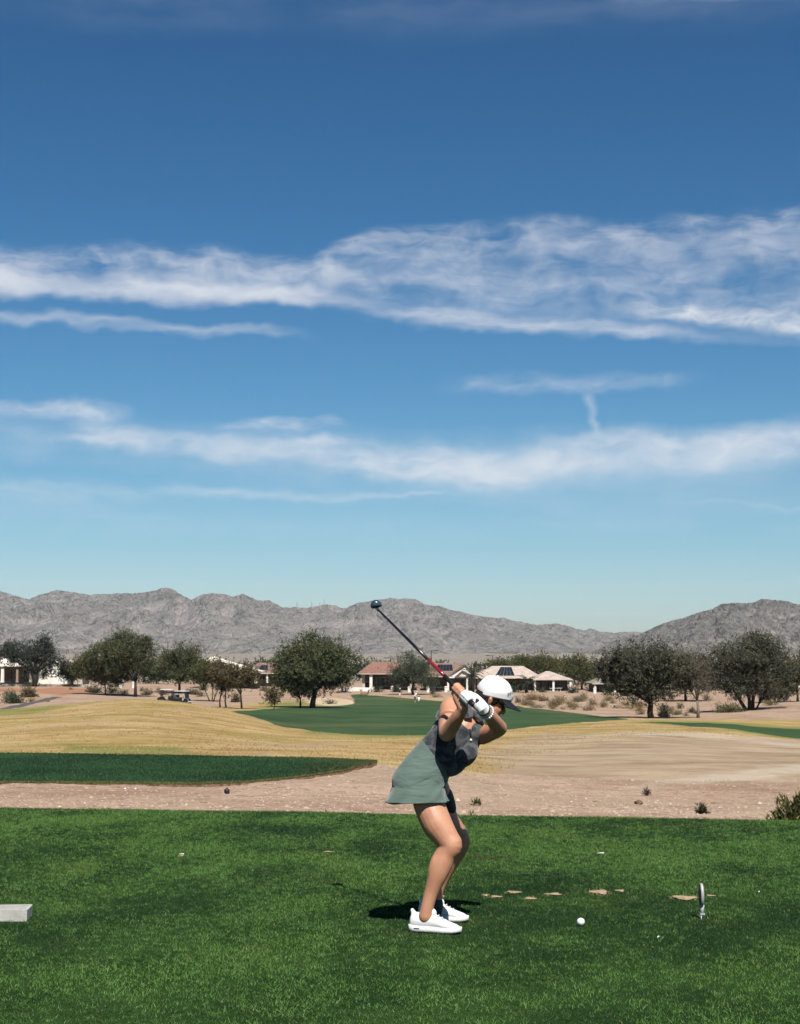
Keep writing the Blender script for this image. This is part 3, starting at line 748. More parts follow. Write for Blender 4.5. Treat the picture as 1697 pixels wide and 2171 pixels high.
MESQ = ((.040, .052, .022), (.17, .185, .085)); OLIVE = ((.070, .075, .026), (.165, .165, .062)); BLUE = ((.045, .065, .040), (.13, .16, .095))
DUSK = ((.040, .043, .029), (.17, .165, .105)); BROWN = ((.085, .070, .036), (.19, .155, .08)); DGREEN = ((.022, .042, .018), (.06, .09, .035)); PALO = ((.10, .10, .035), (.21, .20, .08))
def tree(name, label, px, d, lobes, pal, seed, n=9000, dens=2.3, trunks=((0, 0),), bark=None, tr=.20, fork=.30, leaf=(.36, .12), group=None, shell=.45, up=.55, nb=46):
    n = int(n * dens); r = np.random.default_rng(seed); rs = random.Random(seed)
    base = on_ground(px, d); base.z -= .05
    root = empty(name, base); tag(root, label, 'tree', group)
    s = d / F_PX
    cs = []
    for cx, cy, rx, ry in lobes:
        c = at(cx, cy, d) - base; c.y += rs.uniform(-.25, .25) * rx * s
        cs.append((np.array(c), np.array((rx * s, rx * s * .92, ry * s))))
    vol = np.array([np.prod(e) ** .8 for _, e in cs]); vol /= vol.sum()
    nt_ = max(40, n // 9)
    li = r.choice(len(cs), nt_, p=vol)
    dirs = r.normal(size=(nt_, 3)); dirs /= np.linalg.norm(dirs, axis=1, keepdims=True)
    rad = r.random(nt_) ** shell
    # ragged outline: radius modulated per direction
    rad *= .90 + .26 * np.clip(np.sin(dirs[:, 0] * 9 + seed) * np.sin(dirs[:, 2] * 8 + 1.3 * seed) * np.cos(dirs[:, 1] * 7) + r.normal(0, .35, nt_), -1, 1)
    C = np.array([c for c, _ in cs])[li]; E = np.array([e for _, e in cs])[li]
    strm = r.random(nt_) < .20; rad = np.where(strm, rad * 1.16, rad)
    ncl = max(12, nt_ // 34); cid = r.integers(0, ncl, nt_)              # foliage gathers in clumps
    csrc = r.integers(0, nt_, ncl); cc_ = (C + dirs * E * np.clip(rad, .45, 1.1)[:, None])[csrc]
    sg_ = r.uniform(.38, .75, ncl)[cid][:, None] * np.clip(E.mean(1), .8, 2.4)[:, None] * .42
    inc = r.random(nt_) < .74
    tw = np.where(inc[:, None], cc_[cid] + r.normal(size=(nt_, 3)) * sg_ * np.array((1, 1, .8)), C + dirs * E * rad[:, None])
    gap = np.sin(tw[:, 0] * 1.7 + seed) * np.sin(tw[:, 2] * 2.1 + 2.2 * seed) * np.cos(tw[:, 1] * 1.5 + seed * .7)
    kp = (gap > -.26) | (r.random(nt_) < .35); tw, dirs, rad, strm, cid = tw[kp], dirs[kp], rad[kp], strm[kp], cid[kp]; nt_ = len(tw); ctone = r.random(ncl)[cid]
    tw[:, 2] = np.maximum(tw[:, 2], .25)
    od = dirs * .8 + np.array((0, 0, up))[None] + r.normal(0, .35, (nt_, 3)); od /= np.linalg.norm(od, axis=1, keepdims=True)
    per = max(3, n // nt_)
    tl = r.uniform(.4, 1.0, nt_) * (1 + .5 * (rad > .85)) * (1 + .5 * strm); od[rad > .8] += np.array((0, 0, .5)); od /= np.linalg.norm(od, axis=1, keepdims=True)
    t = r.random((nt_, per))
    P = (tw[:, None] + od[:, None] * (t * tl[:, None])[..., None] + r.normal(0, .09, (nt_, per, 3))).reshape(-1, 3)
    O = (od[:, None] * .8 + r.normal(0, .75, (nt_, per, 3))).reshape(-1, 3)
    m = len(P)
    k = np.clip(np.repeat(r.random(nt_) * .4 + ctone * .4, per) + r.random(m) * .4 - .1, 0, 1)
    tint = lerp3(pal[0], pal[1], k) * r.uniform(.85, 1.15, (m, 1))
    leaf_cloud('crown', P, O, r.uniform(.6, 1.3, m) * leaf[0], r.uniform(.6, 1.3, m) * leaf[1], tint, root, r)
    mb = MB(); bark = bark or BARK
    top = max(c[2] for c, _ in cs)
    for ti, (ox, lean) in enumerate(trunks):
        b0 = Vector((ox * s, rs.uniform(-.2, .2) * (ti > 0), -.15))
        fk = Vector((ox * s + lean * s, rs.uniform(-.2, .2), top * fork))
        midp = (b0 + fk) / 2 + Vector((rs.uniform(-.15, .15), rs.uniform(-.15, .15), 0))
        R0 = tr * (1 if len(trunks) == 1 else .75)
        mb.tube([b0, midp, fk], [R0 * 1.25, R0, R0 * .85], 7)
        limbs = []
        for c, e in cs:
            for q in range(2 if len(cs) > 2 else 4):
                tgt = Vector(c) + Vector((rs.uniform(-.6, .6) * e[0], rs.uniform(-.6, .6) * e[1], rs.uniform(-.3, .5) * e[2]))
                m1 = fk.lerp(tgt, .35) + Vector((rs.uniform(-.3, .3), rs.uniform(-.3, .3), .25)); m2 = fk.lerp(tgt, .7) + Vector((rs.uniform(-.3, .3), rs.uniform(-.3, .3), rs.uniform(0, .4)))
                rr0 = R0 * rs.uniform(.40, .62)
                mb.tube([fk, m1, m2, tgt], [rr0, rr0 * .75, rr0 * .5, rr0 * .25], 5); limbs.append((m1, m2, tgt, rr0))
        for q in range(nb):
            m1, m2, tg, rr0 = rs.choice(limbs); st = m1.lerp(m2, rs.random()) if rs.random() < .5 else m2.lerp(tg, rs.random())
            j = rs.randrange(nt_); e = Vector(tw[j] + od[j] * tl[j] * .8)
            if (e - st).length > 3.2: e = st + (e - st).normalized() * rs.uniform(1.6, 3.2)
            mb.tube([st, st.lerp(e, .55) + Vector((0, 0, rs.uniform(-.1, .2))), e], [rr0 * .32, rr0 * .2, .012], 4, False)
    mb.build('trunk', bark, root, smooth=True)
    return root

G1 = 'mesquite trees along the fairway'
tree('mesquite_tree', 'tall dark bluish tree with thick trunk before the leftmost patio', 72, 292, [(95, 1378, 26, 34), (60, 1395, 42, 30), (20, 1388, 30, 26), (118, 1402, 22, 20), (78, 1420, 34, 18)], ((.028, .040, .030), (.075, .09, .065)), 1, 8500, tr=.42, fork=.35)
tree('mesquite_tree', 'dark tree cut off by the left edge of the picture', -42, 288, [(-40, 1390, 50, 34), (-5, 1398, 22, 24), (-80, 1400, 40, 30)], ((.028, .040, .030), (.075, .09, .065)), 2, 5000, tr=.3)
tree('citrus_tree', 'small rounded dark green tree in front of the white wall', 152, 296, [(150, 1424, 24, 18), (136, 1430, 14, 11)], DGREEN, 3, 3000, tr=.12, up=.2)
tree('palo_verde_tree', 'olive brown spreading tree with a thin pale trunk, left of the tallest mesquite', 222, 256, [(185, 1405, 28, 20), (205, 1428, 34, 26), (235, 1436, 28, 24), (172, 1428, 18, 20)], OLIVE, 4, 5500, bark=PALEBARK, tr=.12)
tree('mesquite_tree', 'tallest dark mesquite on the left with a single slender trunk', 287, 252, [(262, 1372, 46, 36), (288, 1402, 40, 30), (225, 1388, 34, 26), (240, 1416, 34, 22), (310, 1380, 16, 26)], MESQ, 5, 11000, tr=.24)
tree('mesquite_tree', 'round dark mesquite standing directly behind the golf carts', 380, 272, [(380, 1398, 44, 32), (402, 1412, 34, 26), (352, 1414, 26, 28), (388, 1430, 34, 22)], MESQ, 6, 9000, tr=.22)
tree('palo_verde_tree', 'low olive tree with several pale stems before the white roof', 446, 240, [(440, 1432, 30, 22), (460, 1424, 22, 16)], OLIVE, 7, 3000, trunks=((0, -14), (3, 2), (5, 14)), bark=GREENBARK, tr=.11, fork=.5)
tree('palo_verde_tree', 'small thin tree on two crossing dark trunks beside the mound', 474, 212, [(474, 1428, 30, 20), (466, 1450, 22, 16)], BROWN, 8, 2600, trunks=((-7, 2), (6, -2)), tr=.13, fork=.45)
tree('palo_verde_tree', 'slender forked tree with a thin brown flat crown', 513, 206, [(505, 1432, 40, 14), (528, 1444, 22, 14), (492, 1446, 18, 14)], BROWN, 9, 2600, trunks=((0, -2),), tr=.12, fork=.42)
tree('mesquite_tree', 'broadest dark mesquite, left of the red tiled roof', 662, 214, [(672, 1392, 62, 40), (620, 1412, 46, 34), (725, 1412, 44, 34), (660, 1432, 66, 30), (605, 1440, 30, 26), (715, 1442, 36, 22), (650, 1462, 50, 14)], MESQ, 10, 20000, trunks=((0, 6),), tr=.36, fork=.32, nb=80)
tree('mesquite_tree', 'thin young dark tree beside the broadest mesquite trunk', 637, 217, [(632, 1446, 28, 22), (618, 1452, 18, 14)], MESQ, 11, 2200, tr=.13)
tree('desert_sapling', 'tiny twiggy sapling at the end of the green fairway strip', 583, 200, [(580, 1478, 16, 14)], BROWN, 12, 500, tr=.06, nb=20)
tree('palo_verde_tree', 'feathery blue green tree in front of the red roofed house', 876, 287, [(868, 1412, 40, 26), (888, 1432, 36, 26), (846, 1432, 28, 22), (905, 1442, 24, 18)], BLUE, 13, 8000, tr=.2, leaf=(.34, .07), fork=.38)
tree('hedge_tree', 'olive tree rising behind the solar roofed tan house', 1180, 335, [(1150, 1412, 44, 20), (1105, 1410, 34, 14)], ((.07, .08, .03), (.15, .155, .06)), 14, 5000, tr=.15)
tree('hedge_tree', 'broad olive tree right of the patio columns', 1236, 318, [(1225, 1420, 42, 30), (1255, 1436, 26, 24), (1205, 1416, 30, 22)], OLIVE, 15, 7000, tr=.2)
tree('mesquite_tree', 'dark mesquite with thick black trunk on the right, nearest the patio', 1381, 180, [(1375, 1414, 66, 40), (1312, 1414, 52, 34), (1420, 1432, 52, 44), (1335, 1446, 58, 30), (1382, 1474, 44, 20), (1290, 1432, 30, 24)], DUSK, 16, 15000, tr=.33, fork=.30, nb=70)
tree('bare_tree', 'nearly leafless pale branched tree between two dark mesquites', 1480, 180, [(1470, 1420, 46, 36), (1495, 1440, 36, 34), (1450, 1440, 30, 26)], ((.10, .085, .06), (.22, .18, .12)), 17, 2600, bark=PALEBARK, tr=.16, fork=.36, nb=160, leaf=(.30, .05), dens=1.0)
tree('mesquite_tree', 'dark multi trunked mesquite on the far right', 1592, 208, [(1595, 1398, 66, 48), (1540, 1420, 52, 40), (1648, 1418, 44, 44), (1590, 1448, 72, 28), (1516, 1444, 34, 28), (1612, 1372, 36, 26)], DUSK, 18, 16000, trunks=((-8, -26), (-2, -4), (4, 6), (9, 26)), tr=.30, fork=.34, nb=40)
tree('mesquite_tree', 'dusky mesquite filling the gap behind the bare tree', 1455, 262, [(1455, 1408, 50, 32), (1495, 1420, 48, 36), (1440, 1440, 48, 28), (1480, 1448, 50, 24)], DUSK, 19, 7000, tr=.22)
tree('palo_verde_tree', 'olive tree cut off by the right edge of the picture', 1692, 236, [(1690, 1430, 34, 36), (1720, 1420, 50, 44), (1668, 1452, 22, 20)], OLIVE, 20, 6000, tr=.18)
tree('mesquite_tree', 'low dark tree under the pink roof on the far right', 1645, 246, [(1640, 1470, 36, 20), (1618, 1460, 20, 20)], DUSK, 21, 4000, tr=.15)

SAGE_ = ((.10, .105, .055), (.22, .21, .12))
BG = [(-60, 345, 1420, 60, 26, DGREEN), (165, 350, 1424, 46, 18, OLIVE), (330, 345, 1428, 40, 18, DGREEN), (250, 360, 1425, 40, 16, MESQ), (410, 352, 1430, 34, 14, OLIVE), (590, 356, 1424, 44, 18, DUSK), (690, 350, 1430, 60, 18, DGREEN),
      (900, 352, 1424, 36, 14, OLIVE), (1085, 356, 1408, 44, 14, OLIVE), (1290, 340, 1425, 44, 24, OLIVE), (1345, 336, 1436, 46, 24, DGREEN), (1420, 345, 1428, 50, 22, DUSK), (1505, 330, 1436, 46, 28, DGREEN), (1560, 338, 1428, 50, 24, DUSK), (1660, 332, 1432, 46, 26, OLIVE), (1740, 330, 1430, 60, 30, DGREEN), (-190, 290, 1405, 60, 40, MESQ), (-330, 300, 1412, 55, 34, OLIVE), (1850, 230, 1425, 70, 44, DUSK), (2010, 260, 1420, 70, 40, MESQ)]
BGL = ['dark tree beyond the left edge behind the leftmost patio', 'olive tree behind the white gable house', 'dark tree behind the golf cart mesquite', 'dark tree behind the tallest left mesquite', 'olive tree left of the cream hipped roof', 'dusky tree behind the brown tiled roof', 'dark hedge tree behind the broadest mesquite',
       'olive tree behind the gabled solar house', 'olive tree top above the tan solar roof', 'olive tree behind the low shaded house', 'dark tree behind the thick black trunk', 'dusky tree left of the bare tree in the background', 'dark tree right of the bare tree in the background', 'dusky tree behind the far right pink roof', 'olive tree behind the far right porch roof', 'dark tree beyond the right edge', 'dark mesquite beyond the left edge', 'olive tree farther beyond the left edge', 'dusky mesquite beyond the right edge', 'dark mesquite farther beyond the right edge']
for i, ((px, d_, cy_, rx_, ry_, pal_), lb) in enumerate(zip(BG, BGL)):
    tree('background_tree', lb, px, d_, [(px, cy_, rx_, ry_), (px - rx_ * .5, cy_ + ry_ * .5, rx_ * .6, ry_ * .8), (px + rx_ * .5, cy_ + ry_ * .4, rx_ * .6, ry_ * .8)], pal_, 700 + i, 2600, tr=.16, nb=10, leaf=(.48, .18), group='trees behind the houses')
rsb = random.Random(91)
for i in range(30):
    px = -50 + 61 * i + rsb.uniform(-24, 24); d_ = rsb.uniform(380, 620); cy_ = rsb.uniform(1411, 1423); rx_ = rsb.uniform(24, 46); ry_ = rsb.uniform(9, 15)
    tree('distant_tree', 'small distant tree on the flat land beyond the houses', px, d_, [(px, cy_, rx_, ry_), (px + rx_ * rsb.uniform(-.6, .6), cy_ + 6, rx_ * .7, ry_ * .8)], rsb.choice([OLIVE, DUSK, MESQ, SAGE_, DGREEN]), 800 + i, 900, tr=.14, nb=5, leaf=(.75, .30), group='small distant trees beyond the houses')
def palm(label, px, d, cy, L, seed, nf=26):
    rs = random.Random(seed); base = on_ground(px, d); root = empty('date_palm', base); tag(root, label, 'palm tree', 'date palms by the houses')
    s = d / F_PX; hz = at(px, cy, d).z - base.z
    mb = MB(); mb.tube([(0, 0, -.1), (0, 0, hz * .5), (0, 0, hz)], [.34, .28, .34], 8)
    mb.build('trunk', BARK, root, smooth=True)
    P = []; O = []; W = []; Lh = []
    rr_ = np.random.default_rng(seed)
    for f in range(nf):
        a = rs.uniform(0, 6.28); e = rs.uniform(-.25, 1.35); ln = L * rs.uniform(.8, 1.1)
        dirh = Vector((math.cos(a), math.sin(a), 0)); pos = Vector((0, 0, hz)); ang = e
        for k in range(26):
            stp = dirh * math.cos(ang) + Vector((0, 0, math.sin(ang))); pos = pos + stp * ln / 26; ang -= .055
            side = stp.cross(Vector((0, 0, 1)));
            if side.length < .1: side = Vector((1, 0, 0))
            side.normalize()
            for sg in (-1, 1):
                P.append(pos[:]); O.append((side * sg * .7 + stp * .55 + Vector((0, 0, .15)))[:]); Lh.append(.42 * (1 - .5 * abs(k / 26 - .4))); W.append(.07)
    P = np.array(P); n = len(P)
    leaf_cloud('fronds', P, np.array(O), np.array(Lh), np.array(W), lerp3((.030, .042, .026), (.10, .115, .065), rr_.random(n)), root, rr_)
palm('dark date palm left of the white cap, before the gabled house', 1003, 296, 1432, 3.3, 31, 34)
palm('short bushy palm right of the white cap, under the tan eave', 1117, 300, 1449, 2.6, 32, 40)

def shrub(name, label, px, d, wpx, hpx, pal, seed, n=700, leaf=None, group=None, cat='bush'):
    r = np.random.default_rng(seed); base = on_ground(px, d); s = d / F_PX
    root = empty(name, base); tag(root, label, cat, group)
    W, H = wpx * s / 2, hpx * s
    dirs = r.normal(size=(n, 3)); dirs[:, 2] = np.abs(dirs[:, 2]); dirs /= np.linalg.norm(dirs, axis=1, keepdims=True)
    rad = r.random(n) ** .5 * (.75 + .35 * np.sin(dirs[:, 0] * 6 + seed) * np.cos(dirs[:, 1] * 5 + seed))
    P = dirs * rad[:, None] * np.array((W, W * .85, H))[None]
    O = dirs + r.normal(0, .5, (n, 3)) + np.array((0, 0, .4))
    lf = leaf or (max(.03, H * .16), max(.012, H * .05))
    leaf_cloud('foliage', P, O, r.uniform(.6, 1.4, n) * lf[0], r.uniform(.6, 1.4, n) * lf[1], lerp3(pal[0], pal[1], r.random(n)), root, r)
    mb = MB()
    for k in range(9):
        a = r.uniform(0, 6.28); e = Vector((math.cos(a) * W * .7, math.sin(a) * W * .6, H * r.uniform(.5, .85)))
        mb.tube([(0, 0, -.02), e * .5 + Vector((0, 0, H * .1)), e], [H * .025, H * .018, H * .006], 4, False)
    mb.build('stem', PALEBARK, root)
    return root
TAN = ((.20, .135, .07), (.40, .29, .17)); YEL = ((.24, .17, .06), (.44, .33, .13)); SAGE = ((.10, .105, .055), (.22, .21, .12))
rs = random.Random(44)
k = 0
for i in range(62):
    px = 1095 + 275 * rs.random(); d = rs.uniform(216, 268) if px < 1300 else rs.uniform(196, 255)
    if in_poly(np.array([px]), np.array([d]), FAIRWAY)[0] > -12: continue
    nm_, pal_ = rs.choice([('tan', TAN), ('tan', TAN), ('yellowish', YEL), ('greyish green', SAGE)]); w_ = rs.uniform(18, 44); nm_ = ('large ' if w_ > 31 else 'small ') + nm_
    shrub('desert_shrub', '%s dry shrub on the pale bank below the tan house' % nm_, px, d, w_, rs.uniform(9, 20), pal_, 300 + i, 420, group='dry shrubs on the bank below the tan house'); k += 1
for i in range(10):
    px = rs.uniform(1395, 1480); d = rs.uniform(188, 240)
    shrub('desert_shrub', 'dry straw shrub among the trunks of the right hand trees', px, d, rs.uniform(18, 34), rs.uniform(10, 18), rs.choice([TAN, YEL, SAGE]), 400 + i, 420, group='dry shrubs among the right hand trees')
shrub('green_shrub', 'wide olive green shrub left of the multi trunked mesquite', 1545, 205, 86, 26, ((.09, .095, .035), (.19, .18, .07)), 501, 1600)
shrub('green_shrub', 'upright sage green shrub beside the thick black trunk', 1408, 186, 34, 34, SAGE, 502, 700)
shrub('green_shrub', 'golden green shrub right of the multi trunked mesquite', 1634, 218, 46, 16, ((.16, .13, .04), (.30, .23, .09)), 503, 700)
shrub('dark_shrub', 'dark green low shrub at the left edge above the cart path', 28, 205, 62, 26, DGREEN, 504, 1100)
shrub('brown_shrub', 'brown twiggy shrub below the thick left trunk', 60, 236, 52, 30, ((.07, .06, .025), (.17, .14, .06)), 505, 1000)
shrub('yellow_shrub', 'small yellow shrub beside the left cart path', 66, 214, 24, 13, YEL, 506, 400)
shrub('yellow_shrub', 'pale yellow shrub behind the dark low shrub at left', 20, 232, 44, 24, SAGE, 507, 600)
shrub('dark_shrub', 'dark shrub in the shade below the olive brown tree', 205, 262, 40, 20, DGREEN, 508, 500)
shrub('rounded_shrub', 'low brown mounded shrub beside the sandy slope behind the golfers', 925, 278, 40, 12, BROWN, 509, 500)
shrub('rounded_shrub', 'grey tufted shrub on the slope right of the feathery tree', 918, 290, 18, 16, SAGE, 510, 300)
GLB = ['between the white patio column and the feathery tree', 'just left of the feathery tree', 'behind the fence right of the feathery tree', 'under the tan eave right of the cap', 'between the tan house columns', 'at the right corner of the tan house', 'left of the shaded house column', 'right of the shaded house column', 'left of the cream hipped roof house', 'right of the cream hipped roof house', 'behind the low cream wall']
for i, (px, d, w, h) in enumerate(((800, 300, 40, 18), (840, 301, 30, 22), (925, 304, 30, 30), (1090, 303, 40, 22), (1150, 303, 30, 14), (1215, 298, 34, 22), (1290, 288, 40, 20), (1330, 284, 44, 26), (430, 288, 26, 20), (560, 292, 30, 16), (730, 296, 40, 20))):
    shrub('garden_shrub', 'dark green garden shrub ' + GLB[i], px, d, w, h, DGREEN, 520 + i, 500, group='dark garden shrubs along the patios')
SLB = ['right of the tallest left mesquite trunk', 'left of the golf cart mesquite', 'right of the golf carts', 'in front of the cream roofed house', 'on the red soil bank at left', 'behind the wide olive shrub at right', 'behind the bare tree at right']
for i, (px, d, w, h) in enumerate(((300, 276, 16, 10), (335, 280, 18, 9), (415, 268, 30, 18), (425, 262, 34, 16), (150, 275, 16, 8), (1560, 262, 30, 16), (1500, 268, 30, 18))):
    shrub('desert_shrub', 'small dry shrub ' + SLB[i], px, d, w, h, rs.choice([TAN, BROWN, SAGE]), 540 + i, 350, group='small dry shrubs below the houses')
for i, (px, d, w, h, lb) in enumerate(((192, 264, 36, 20, 'left of the pale thin trunk'), (238, 262, 40, 22, 'right of the pale thin trunk'), (262, 260, 30, 14, 'left of the tallest mesquite trunk'), (312, 262, 40, 18, 'right of the tallest mesquite trunk'), (345, 266, 34, 16, 'behind the left golf cart'), (405, 270, 40, 18, 'behind the right golf cart'), (500, 238, 30, 26, 'behind the slender forked tree'), (700, 238, 40, 14, 'beside the sand bunker'))):
    shrub('shadow_fill_shrub', 'added dark low shrub in place of tree shadow ' + lb, px, d, w, h, DGREEN if i % 2 else BROWN, 590 + i, 600, group='added dark low shrubs in place of tree shadows')  # dark shrubs added to stand in for shadow pools under the trees
# close to the tee
shrub('creosote_bush', 'dark leafy bush just beyond the tee at the right edge', 1684, 17.0, 130, 104, ((.045, .055, .016), (.20, .20, .07)), 560, 6500, leaf=(.055, .028))
shrub('small_weed', 'small dark green weed on the gravel bank near the right bush', 1485, 24.0, 38, 26, ((.020, .030, .012), (.10, .115, .045)), 561, 300, leaf=(.05, .02))
shrub('small_weed', 'small bright green weed just right of the golfer\'s knees', 1010, 25.5, 26, 16, ((.05, .075, .02), (.15, .19, .06)), 562, 160, leaf=(.05, .02))
shrub('twig_clump', 'dark upright twig clump halfway across the right bank', 1370, 37.0, 18, 17, ((.05, .04, .03), (.13, .10, .07)), 563, 120, leaf=(.10, .015))
for i, px in enumerate((634, 655, 690, 706, 735, 1000, 1035)):
    shrub('small_weed', 'low green weed along the far edge of the tee', px, 17.2 + (i % 3) * .5, 26, 34 + 4 * (i % 2), ((.04, .05, .015), (.15, .16, .06)), 570 + i, 130, leaf=(.04, .015), group='weeds along the far tee edge')

ROCK = plain('pale_rock', (.50, .41, .33), .95, .1, var=.3, scale=14, bump=.8); DROCK = plain('brown_rock', (.16, .11, .075), .95, .1, var=.4, scale=12, bump=.8)
def rock(name, label, px, d, w, seed, mat, group=None):
    rs_ = random.Random(seed); s = d / F_PX; bm = bmesh.new(); bmesh.ops.create_icosphere(bm, subdivisions=2, radius=1)
    for v in bm.verts:
        k_ = 1 + .25 * math.sin(v.co.x * 3 + seed) * math.cos(v.co.y * 4 + seed) + rs_.uniform(-.12, .12)
        v.co = Vector((v.co.x * w * s / 2 * k_, v.co.y * w * s / 2.4 * k_, v.co.z * w * s / 3.2 * k_))
    me = bpy.data.meshes.new(name); bm.to_mesh(me); bm.free(); me.materials.append(mat)
    o = bpy.data.objects.new(name, me); COL.objects.link(o); p = on_ground(px, d); o.location = (p.x, p.y, p.z + w * s * .14); tag(o, label, 'rock', group)
for i, (px, d, w) in enumerate(((1418, 31, 11), (1392, 33, 8), (1440, 23.5, 9), (1378, 26, 9), (1455, 28, 7), (925, 30, 7), (1210, 29, 7), (1300, 24, 8), (560, 27, 6), (260, 25, 6), (1560, 26, 8), (1240, 34, 7), (880, 24, 7))):
    rock('pale_rock', 'small pale stone lying on the bare gravel bank', px, d, w, 600 + i, ROCK, 'pale stones on the gravel bank')
for i, (px, d, w) in enumerate(((1352, 30, 17), (1260, 31, 10), (760, 40.5, 10), (1010, 25, 14))):
    rock('brown_rock', 'flat brown clod of earth on the bare gravel bank', px, d, w, 630 + i, DROCK, 'brown clods on the gravel bank')
for i, (px, d, w, l) in enumerate(((92, 212, 8, 'left'), (101, 213, 9, 'right'))):
    rock('path_rock', 'dark boulder beside the cart path, %s one of a pair' % l, px, d, w, 640 + i, DROCK)

# ================================================================== houses
def pmat(n, c, **k): return plain(n, c, .9, .15, var=k.get('var', .12), scale=k.get('scale', 1.2))
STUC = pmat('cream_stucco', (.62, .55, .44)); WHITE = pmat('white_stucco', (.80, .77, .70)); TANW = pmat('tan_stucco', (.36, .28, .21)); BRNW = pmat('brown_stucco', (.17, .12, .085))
def tile_mat(n, c):
    m, nt, b = new_mat(n); g = nt.nodes.new('ShaderNodeNewGeometry'); P = g.outputs['Position']
    w = nt.nodes.new('ShaderNodeTexWave'); w.bands_direction = 'X'; nt.links.new(P, w.inputs[0]); w.inputs['Scale'].default_value = 1.1; w.inputs['Distortion'].default_value = .3
    k = noise(nt, P, .9, 5, .7)
    cc = mixc(nt, k.sstep(.3, .7), tuple(v * .75 for v in c), tuple(min(1, v * 1.2) for v in c)); cc = mixc(nt, X(nt, w.outputs['Fac']).sstep(.6, .95) * .35, cc, tuple(v * .6 for v in c))
    nt.links.new(cc, b.inputs['Base Color']); b.inputs['Roughness'].default_value = .9
    bp = nt.nodes.new('ShaderNodeBump'); bp.inputs['Strength'].default_value = .6; bp.inputs['Distance'].default_value = .06
    nt.links.new(w.outputs['Fac'], bp.inputs['Height']); nt.links.new(bp.outputs[0], b.inputs['Normal']); return m
TRED, TPINK, TBRN, TCRM = tile_mat('red_tile', (.27, .135, .095)), tile_mat('pink_tile', (.56, .45, .38)), tile_mat('brown_tile', (.25, .16, .115)), tile_mat('cream_tile', (.80, .72, .62))
GLASS = plain('window_glass', (.012, .016, .020), .08, .6); SOLAR = plain('solar_glass', (.012, .018, .026), .35, .4); IRON = plain('dark_iron', (.03, .03, .032), .5, .4); FRAME = plain('window_frame', (.5, .46, .4), .6)
